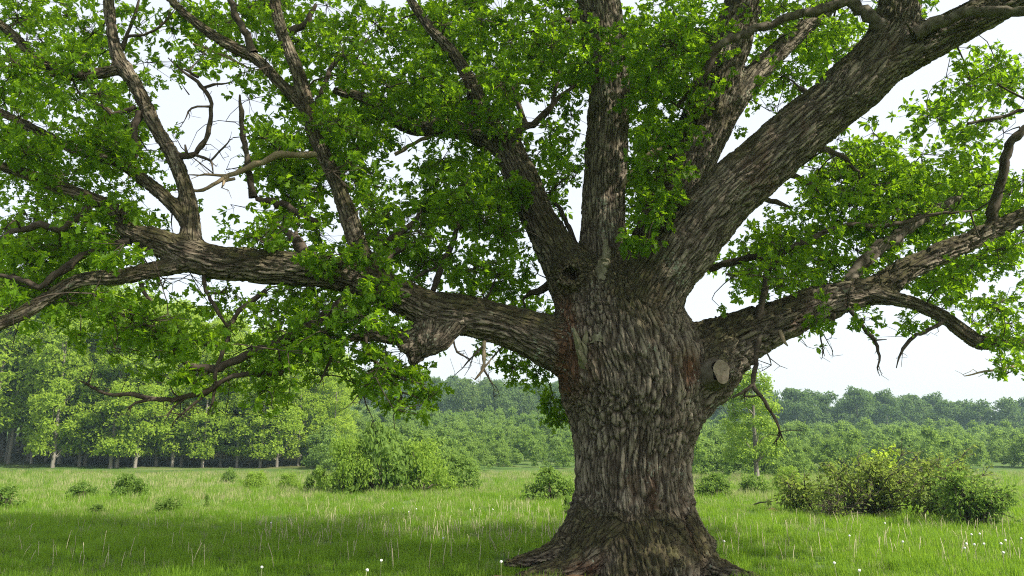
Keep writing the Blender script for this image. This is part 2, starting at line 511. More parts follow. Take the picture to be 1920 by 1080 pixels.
# ------------------------------------------------------------------ THE OAK: skeleton digitised limb by limb
LIMBS = {
 'trunk': ([(1190, 1100, 280), (1190, 1050, 262), (1188, 1000, 228), (1186, 940, 214), (1184, 870, 208), (1186, 810, 218), (1189, 750, 244), (1180, 690, 268), (1165, 630, 240), (1152, 570, 170)], 12.0, 12.0),
 'A': ([(1110, 650, 120), (1040, 645, 98), (960, 614, 80), (880, 594, 76), (800, 580, 72), (720, 540, 62), (640, 515, 60), (560, 505, 62), (480, 498, 64), (400, 490, 60), (330, 468, 52), (285, 450, 44)], 11.9, 10.8),
 'A_up': ([(300, 455, 40), (238, 432, 32), (215, 395, 28), (180, 375, 26), (120, 355, 26), (60, 330, 22), (-40, 300, 18), (-150, 280, 14)], 10.8, 10.0),
 'A_low': ([(360, 492, 34), (280, 508, 30), (220, 520, 30), (150, 525, 28), (95, 555, 26), (40, 590, 26), (-40, 620, 24), (-140, 640, 18)], 10.9, 9.9),
 'A1': ([(360, 480, 44), (357, 400, 33), (345, 345, 29), (325, 295, 27), (290, 235, 26), (260, 170, 27), (225, 115, 26), (212, 70, 22), (205, 20, 20), (195, -60, 18), (170, -160, 14)], 10.9, 11.6),
 'A1b': ([(238, 125, 22), (185, 138, 22), (120, 140, 22), (80, 120, 20), (40, 80, 18), (0, 45, 17), (-60, 5, 14)], 11.3, 10.8),
 'A2': ([(352, 415, 28), (310, 370, 26), (260, 330, 24), (220, 305, 20), (150, 285, 18), (80, 250, 18), (10, 215, 16), (-60, 185, 13)], 10.95, 11.4),
 'B': ([(715, 545, 44), (675, 470, 37), (655, 410, 34), (630, 340, 30), (600, 275, 28), (582, 215, 27), (560, 140, 25), (540, 90, 24), (520, 30, 22), (505, -70, 20), (480, -200, 14)], 11.7, 12.6),
 'B2': ([(572, 205, 22), (520, 150, 22), (480, 110, 22), (440, 90, 22), (390, 60, 18), (330, 10, 16), (280, -50, 13)], 12.2, 12.0),
 'C': ([(1100, 590, 90), (1070, 520, 88), (1045, 470, 76), (1010, 410, 66), (985, 350, 60), (962, 300, 56), (952, 268, 48)], 11.9, 12.6),
 'C2': ([(965, 310, 40), (935, 262, 34), (905, 200, 30), (880, 150, 26), (850, 100, 22), (800, 45, 18), (750, -30, 15)], 12.6, 13.6),
 'C3': ([(945, 280, 34), (880, 250, 34), (820, 238, 36), (760, 234, 30), (700, 190, 22), (630, 170, 16)], 12.7, 13.2),
 'D': ([(1150, 600, 120), (1140, 520, 100), (1132, 440, 88), (1133, 340, 80), (1140, 240, 76), (1142, 150, 74), (1130, 60, 80), (1118, -20, 76), (1110, -120, 64), (1105, -260, 46)], 12.3, 13.0),
 'E': ([(1185, 600, 110), (1213, 500, 90), (1240, 420, 84), (1280, 320, 80), (1320, 220, 78), (1355, 120, 76), (1385, 30, 70), (1410, -60, 60), (1440, -200, 42)], 12.6, 14.0),
 'E2': ([(1285, 385, 50), (1325, 290, 48), (1365, 210, 46), (1400, 160, 44), (1450, 105, 40), (1500, 60, 34), (1570, 0, 26)], 13.1, 14.0),
 'F': ([(1175, 650, 150), (1215, 565, 126), (1265, 485, 118), (1330, 402, 112), (1400, 332, 110), (1480, 265, 105), (1560, 197, 100), (1640, 130, 92), (1720, 88, 74), (1800, 48, 66), (1880, 8, 60), (1980, -50, 48), (2080, -110, 34)], 11.7, 10.2),
 'F2': ([(1590, 172, 70), (1650, 100, 84), (1680, 40, 78), (1690, -30, 70), (1700, -140, 50)], 10.75, 10.8),
 'G': ([(1225, 780, 110), (1278, 720, 150), (1335, 668, 128), (1400, 628, 92), (1460, 602, 74), (1530, 572, 66), (1600, 553, 58), (1650, 540, 52), (1700, 505, 44), (1760, 478, 40), (1850, 437, 34), (1950, 390, 26)], 11.9, 13.2),
 'G2': ([(1630, 552, 34), (1700, 565, 26), (1760, 590, 26), (1810, 625, 26), (1840, 643, 28), (1880, 640, 22), (1980, 648, 16)], 12.5, 12.4),
 'burl': ([(810, 590, 60), (800, 635, 50), (784, 662, 34), (776, 674, 24)], 11.5, 11.4),
 'burlb': ([(850, 615, 34), (828, 640, 38), (812, 650, 30)], 11.4, 11.35), 'burlc': ([(790, 640, 40), (768, 648, 32), (757, 652, 20)], 11.45, 11.3),
 'stubA': ([(800, 622, 44), (745, 632, 30), (695, 626, 26), (660, 634, 18)], 11.45, 11.3),
 'collar': ([(1325, 690, 80), (1345, 695, 56)], 11.85, 11.5),
 'knot': ([(1075, 520, 80), (1072, 515, 66)], 11.85, 11.68),
 'rootL': ([(1130, 985, 120), (1085, 1010, 80), (1045, 1034, 48), (1000, 1048, 30), (950, 1056, 14)], 11.8, 11.4),
 'rootR': ([(1260, 990, 110), (1300, 1035, 74), (1340, 1066, 44), (1420, 1086, 20)], 11.8, 11.1),
 'rootF': ([(1195, 990, 90), (1205, 1040, 150), (1215, 1090, 190)], 11.65, 11.25),
 'rootFL': ([(1150, 1020, 100), (1080, 1070, 70), (1000, 1088, 46), (930, 1100, 20)], 11.4, 10.9),
 'rootB': ([(1240, 1000, 110), (1290, 1010, 60), (1330, 1020, 30)], 12.4, 13.6),
}
CH = {k: chain(v[0], v[1], v[2]) for k, v in LIMBS.items()}

VOX = 0.040
lo = np.array([-10.5, 8.4, -0.6]); hi = np.array([9.6, 15.2, 12.6])
dim = np.ceil((hi - lo) / VOX).astype(int)
SD = np.full(dim, 0.25, np.float32)

def chain_dist(p, c):
    """p (N,3): distance to the swept chain, with nearest bone index and parameter"""
    a, b = c[:-1, :3], c[1:, :3]
    best = np.full(len(p), 1e9, np.float32); bi = np.zeros(len(p), np.int32); bt = np.zeros(len(p), np.float32)
    for q in range(len(a)):
        ab = b[q] - a[q]
        t = np.clip(((p - a[q]) @ ab) / (ab @ ab + 1e-12), 0, 1)
        d = np.linalg.norm(p - a[q] - t[:, None] * ab, axis=1) - (c[q, 3] + (c[q + 1, 3] - c[q, 3]) * t)
        m = d < best
        best[m] = d[m]; bi[m] = q; bt[m] = t[m]
    return best, bi, bt

def stamp(c, k):
    """union of one chain into the grid, a few bones at a time"""
    step = 6
    loc = {}
    i0 = np.maximum(np.floor((c[:, :3].min(0) - c[:, 3].max() - 0.3 - lo) / VOX).astype(int), 0)
    i1 = np.minimum(np.ceil((c[:, :3].max(0) + c[:, 3].max() + 0.3 - lo) / VOX).astype(int), dim)
    if np.any(i1 <= i0): return
    T = np.full(i1 - i0, 0.25, np.float32)
    for q in range(0, len(c) - 1, step):
        s = c[q:q + step + 1]
        j0 = np.maximum(np.floor((s[:, :3].min(0) - s[:, 3].max() - 0.27 - lo) / VOX).astype(int), 0)
        j1 = np.minimum(np.ceil((s[:, :3].max(0) + s[:, 3].max() + 0.27 - lo) / VOX).astype(int), dim)
        if np.any(j1 <= j0): continue
        g = np.meshgrid(*[np.arange(j0[x], j1[x]) * VOX + lo[x] for x in range(3)], indexing='ij')
        p = np.stack([x.ravel() for x in g], -1).astype(np.float32)
        d, _, _ = chain_dist(p, s.astype(np.float32))
        sl = tuple(slice(j0[x] - i0[x], j1[x] - i0[x]) for x in range(3))
        T[sl] = np.minimum(T[sl], d.reshape(T[sl].shape))
    sl = tuple(slice(i0[x], i1[x]) for x in range(3))
    A = SD[sl]
    h = np.maximum(k - np.abs(A - T), 0) / k
    SD[sl] = np.minimum(A, T) - h * h * k * 0.25

for nm, c in CH.items():
    rmax = c[:, 3].max()
    stamp(c, 0.22 if rmax > 0.3 else (0.12 if rmax > 0.14 else 0.07))

def carve(center, r, k=0.05):
    j0 = np.floor((center - r - 0.3 - lo) / VOX).astype(int); j1 = np.ceil((center + r + 0.3 - lo) / VOX).astype(int)
    g = np.meshgrid(*[np.arange(j0[x], j1[x]) * VOX + lo[x] for x in range(3)], indexing='ij')
    p = np.stack(g, -1)
    d = r - np.linalg.norm((p - center) * np.array([1, 1, 1.3]), axis=-1)
    sl = tuple(slice(j0[x], j1[x]) for x in range(3))
    SD[sl] = np.maximum(SD[sl], d)
def surface_y(px, py, y0=10.0, y1=13.0):
    ys = np.arange(y0, y1, 0.01)
    p = P(np.full(len(ys), float(px)), np.full(len(ys), float(py)), ys)
    ij = np.clip(np.round((p - lo) / VOX).astype(int), 0, dim - 1)
    hit = np.where(SD[ij[:, 0], ij[:, 1], ij[:, 2]] < 0)[0]
    return ys[hit[0]]
kc = P(1072, 514, surface_y(1072, 514))
j0 = np.floor((kc - 0.6 - lo) / VOX).astype(int); j1 = np.ceil((kc + 0.6 - lo) / VOX).astype(int)
g = np.stack(np.meshgrid(*[np.arange(j0[x], j1[x]) * VOX + lo[x] for x in range(3)], indexing='ij'), -1) - kc
ringd = np.sqrt((np.sqrt((g[..., 0]) ** 2 + (g[..., 2] * 1.35) ** 2) - 0.19) ** 2 + (g[..., 1] * 0.8) ** 2) - 0.085
sl = tuple(slice(j0[x], j1[x]) for x in range(3))
hh_ = np.maximum(0.10 - np.abs(SD[sl] - ringd), 0) / 0.10
SD[sl] = np.minimum(SD[sl], ringd) - hh_ ** 2 * 0.025
carve(kc + np.array([0, 0.02, 0]), 0.145)
STUB_Y, SPLIT_Y = surface_y(1350, 697), surface_y(1090, 665)
SD = np.clip(SD, -0.2, 0.2).astype(np.float32)
grid = vdb.FloatGrid(0.2)
grid.copyFromArray(SD, tolerance=0.0)
vp, vq = grid.convertToQuads(isovalue=0.0)
vp = np.asarray(vp, np.float64) * VOX + lo; vq = np.asarray(vq, np.int64)
del SD, grid
def edges_of(Fq):
    e = np.concatenate([Fq[:, [0, 1]], Fq[:, [1, 2]], Fq[:, [2, 3]], Fq[:, [3, 0]]]); e.sort(1)
    key = e[:, 0].astype(np.int64) * (Fq.max() + 1) + e[:, 1]
    uk, first, inv = np.unique(key, return_index=True, return_inverse=True)
    return e[first], inv.reshape(4, -1).T
ed, fe = edges_of(vq)
deg = np.bincount(ed.ravel(), minlength=len(vp)).astype(float)[:, None]
def relax(v, e, dg_, it, lam=0.5):
    for _ in range(it):
        acc = np.stack([np.bincount(e[:, 0], v[e[:, 1], x], len(v)) + np.bincount(e[:, 1], v[e[:, 0], x], len(v)) for x in range(3)], -1)
        v = v + lam * (acc / np.maximum(dg_, 1) - v)
    return v
vp = relax(vp, ed, deg, 2)
nE, nV = len(ed), len(vp)
V = np.concatenate([vp, vp[ed].mean(1), vp[vq].mean(1)])
e_ = fe + nV; c_ = np.arange(len(vq)) + nV + nE
F = np.concatenate([np.stack([vq[:, k], e_[:, k], c_, e_[:, k - 1]], -1) for k in range(4)]).astype(np.int64)
ed, fe = edges_of(F)
V = relax(V, ed, np.bincount(ed.ravel(), minlength=len(V)).astype(float)[:, None], 2)
nv, nf = len(V), len(F)
fn = np.cross(V[F[:, 2]] - V[F[:, 0]], V[F[:, 3]] - V[F[:, 1]])
NRM = norm(np.stack([sum(np.bincount(F[:, k], fn[:, x], nv) for k in range(4)) for x in range(3)], -1))
# quads must face outwards
fc = V[F].mean(1)
flip = False
c0 = CH['D']; mid = c0[len(c0) // 2, :3]
near = np.linalg.norm(fc - mid, axis=1) < 0.6
if np.einsum('ij,ij->i', fn[near], fc[near] - mid).sum() < 0:
    F = F[:, ::-1]; NRM = -NRM

# chain weights, local bark coordinates, bark relief
names = list(CH)
PARTOF = {}
wsum = np.zeros(nv); hsum = np.zeros(nv); disp = np.zeros(nv); grain = np.zeros((nv, 3)); bestd = np.full(nv, 1e9); bestc = np.zeros(nv, int); rloc = np.zeros(nv)
axis = np.zeros((nv, 3))
for ci, nm in enumerate(names):
    c = CH[nm]
    bb0 = c[:, :3].min(0) - c[:, 3].max() - 0.5; bb1 = c[:, :3].max(0) + c[:, 3].max() + 0.5
    idx = np.where(np.all((V > bb0) & (V < bb1), axis=1))[0]
    if not len(idx): continue
    d, bi, bt = chain_dist(V[idx].astype(np.float32), c.astype(np.float32))
    ca = c.copy(); ca[:, 3] = 0
    _, bi, bt = chain_dist(V[idx].astype(np.float32), ca.astype(np.float32))
    m = d < 0.35
    idx, d, bi, bt = idx[m], d[m], bi[m], bt[m]
    t = norm(np.gradient(c[:, :3], axis=0))
    us = []
    u = norm(np.cross(np.array([0.3, 1, 0.2]), t[0]))
    for q in range(len(c)):
        u = norm(u - t[q] * (u @ t[q])); us.append(u)
    us = np.array(us); wv = np.cross(t, us)
    s = np.concatenate([[0], np.cumsum(np.linalg.norm(np.diff(c[:, :3], axis=0), axis=1))])
    cen = c[bi, :3] + (c[bi + 1, :3] - c[bi, :3]) * bt[:, None]
    off = V[idx] - cen
    ub = us[bi] * (1 - bt[:, None]) + us[bi + 1] * bt[:, None]; wb = wv[bi] * (1 - bt[:, None]) + wv[bi + 1] * bt[:, None]
    tb = norm(t[bi] * (1 - bt[:, None]) + t[bi + 1] * bt[:, None])
    r = c[bi, 3] + (c[bi + 1, 3] - c[bi, 3]) * bt
    L = np.column_stack([np.einsum('ij,ij->i', off, ub), np.einsum('ij,ij->i', off, wb), s[bi] + (s[bi + 1] - s[bi]) * bt + np.einsum('ij,ij->i', off, tb) * 0.0])
    L = L + ci * 7.31
    wgt = np.exp(-np.maximum(d, 0) / 0.035) + 1e-9
    # relief: interlaced long plates split by furrows
    sp = np.clip(0.085 * (np.clip(r, 0.05, 0.9) / 0.85) ** 0.45, 0.03, 0.085)
    spb = 0.085 if c[:, 3].max() > 0.6 else (0.060 if c[:, 3].max() > 0.3 else 0.042)
    W1 = np.stack([vnoise(L / np.array([spb * 4, spb * 4, spb * 5]) + 3.1, 31), vnoise(L / np.array([spb * 4, spb * 4, spb * 5]) + 9.4, 32), vnoise(L / (spb * 4), 33)], -1) - 0.5
    Q = L / np.array([spb, spb, spb * 8.5]) + W1 * np.array([1.7, 1.7, 0.8])
    f1, f2 = worley(Q, 40)
    rid = sstep(0.01, 0.24, f2 - f1)
    v_ = np.abs(vnoise(Q * np.array([1.25, 1.25, 1.1]) + 5.5, 35) - 0.5) * 2        # long wandering furrows
    rid3 = sstep(0.01, 0.20, v_)
    cr = np.abs(vnoise(L / np.array([spb * 1.1, spb * 1.1, spb * 0.9]) + W1 * 1.2 + 2.2, 37) - 0.5) * 2   # short cross cracks
    h = (0.25 + 0.75 * rid) * (0.30 + 0.70 * rid3) * (0.72 + 0.28 * sstep(0.0, 0.22, cr)) + 0.30 * (vnoise(L / np.array([spb * 0.42, spb * 0.42, spb * 2.2]) + W1, 38) - 0.5)
    amp = 0.066 if c[:, 3].max() > 0.6 else (0.040 if c[:, 3].max() > 0.3 else 0.022)
    wsum[idx] += wgt; hsum[idx] += wgt * h; disp[idx] += wgt * (h - 0.65) * amp; rloc[idx] += wgt * r
    axis[idx] += tb * wgt[:, None]
    b = d < bestd[idx]
    bestd[idx[b]] = d[b]; bestc[idx[b]] = ci; grain[idx[b]] = L[b] * np.array([1, 1, 0.15])
wsum = np.maximum(wsum, 1e-12)
RID = hsum / wsum; DSP = disp / wsum; RL = rloc / wsum
lump = (fbm(V * 2.1, 60, 3) - 0.5) * 0.16 * np.clip(RL / 0.6, 0.12, 1.0) + (fbm(V * 7.0, 66, 2) - 0.5) * 0.025 * np.clip(RL / 0.4, 0.3, 1.0)
# buttress flutes on the lower trunk
trunkm = np.isin(bestc, [names.index('trunk')])
ang = np.arctan2(V[:, 1] - 12.0, V[:, 0] - 1.82)
lump += trunkm * 0.045 * np.sin(ang * 7 + V[:, 2] * 0.7 + fbm(V * 1.1, 70, 2) * 5) * sstep(3.4, 0.4, V[:, 2])
bq = P(795, 650, 11.4)
lump += np.exp(-((V - bq) ** 2).sum(1) / 0.12) * (fbm(V * 9.0, 61, 2) - 0.5) * 0.16
V2 = V + NRM * (DSP + lump)[:, None]
# knobbly mound at the foot of the trunk
moundm = np.exp(-((V[:, 0] - 1.95) ** 2 + (V[:, 1] - 11.0) ** 2 + ((V[:, 2] - 0.25) * 1.1) ** 2) / 0.30)
k1, k2 = worley(V / 0.075, 80)
V2 += NRM * (moundm * (0.5 - k1) * 0.09)[:, None]
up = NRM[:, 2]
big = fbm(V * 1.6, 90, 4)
moss_shade = np.where(trunkm, sstep(0.05, 0.75, up + (big - 0.5) * 1.6 - 0.05) * 0.85, sstep(-0.30, 0.60, up + (big - 0.5) * 2.2) * 0.9)  # limb moss spread wider to darken limbs in place of real shade
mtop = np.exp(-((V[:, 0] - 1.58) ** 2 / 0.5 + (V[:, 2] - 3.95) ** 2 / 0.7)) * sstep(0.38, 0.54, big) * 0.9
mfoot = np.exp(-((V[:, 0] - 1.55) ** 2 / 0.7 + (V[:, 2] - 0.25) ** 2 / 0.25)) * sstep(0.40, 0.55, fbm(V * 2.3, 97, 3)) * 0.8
moss_shade = np.clip(np.maximum(np.maximum(moss_shade, mtop), mfoot), 0, 0.92)
rr = fbm(V * np.array([2.4, 2.4, 1.1]), 95, 4)
def blob(px, py, rx, rz):
    q = P(px, py, 11.3)
    return np.exp(-((V[:, 0] - q[0]) / rx) ** 2 - ((V[:, 2] - q[2]) / rz) ** 2)
rust = np.clip(sstep(0.64, 0.78, rr) * 0.35 + (blob(1055, 610, 0.22, 0.5) + blob(1075, 690, 0.25, 0.4) + blob(1290, 690, 0.35, 0.22) * 0.8 + blob(1185, 1000, 0.3, 0.16) + blob(1225, 930, 0.10, 0.30) + blob(1300, 1000, 0.14, 0.5) + 0.9 * blob(1120, 1060, 0.5, 0.22)) * sstep(0.36, 0.52, rr), 0, 0.9)
rust *= (1 - 0.5 * moss_shade)

oak = thing('oak_tree', 'massive old oak with furrowed trunk and spreading limbs in the foreground', 'tree', (1.85, 12.0, 0.0))
OAKI = Matrix.Translation((-1.85, -12.0, 0.0))
def oak_part(name, me):
    o = mobj(name, me, oak)
    o.matrix_parent_inverse = OAKI
    return o
merge = {'burl': 'A', 'burlb': 'A', 'burlc': 'A', 'stubA': 'A', 'collar': 'G', 'knot': 'C', 'rootF': 'trunk', 'rootFL': 'rootFL'}
pname = {}
for nm in names:
    tgt = merge.get(nm, nm)
    pname[nm] = tgt
fpart = np.array([names.index(pname[names[q]]) for q in bestc])[F[:, 0]]
zlab = {'A': 'mossy limb reaching far to the left', 'F': 'thick leaning limb rising to the upper right', 'D': 'upright central limb',
        'G': 'low limb arching out to the right', 'C': 'broken-topped limb leaning left', 'E': 'steep limb behind the leaning one'}
for ci, nm in enumerate(names):
    sel = F[fpart == ci]
    if not len(sel): continue
    used, inv = np.unique(sel.ravel(), return_inverse=True)
    kind = 'trunk' if nm == 'trunk' else ('root' if nm.startswith('root') else 'limb')
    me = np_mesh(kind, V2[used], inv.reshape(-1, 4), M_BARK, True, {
        'ridge': ('POINT', 'FLOAT', np.clip(RID[used], 0, 1)), 'moss_shade': ('POINT', 'FLOAT', moss_shade[used]), 'rust': ('POINT', 'FLOAT', rust[used]),
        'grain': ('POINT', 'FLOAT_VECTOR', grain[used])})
    o = oak_part(kind, me)
    if nm in zlab: o['label'] = zlab[nm]

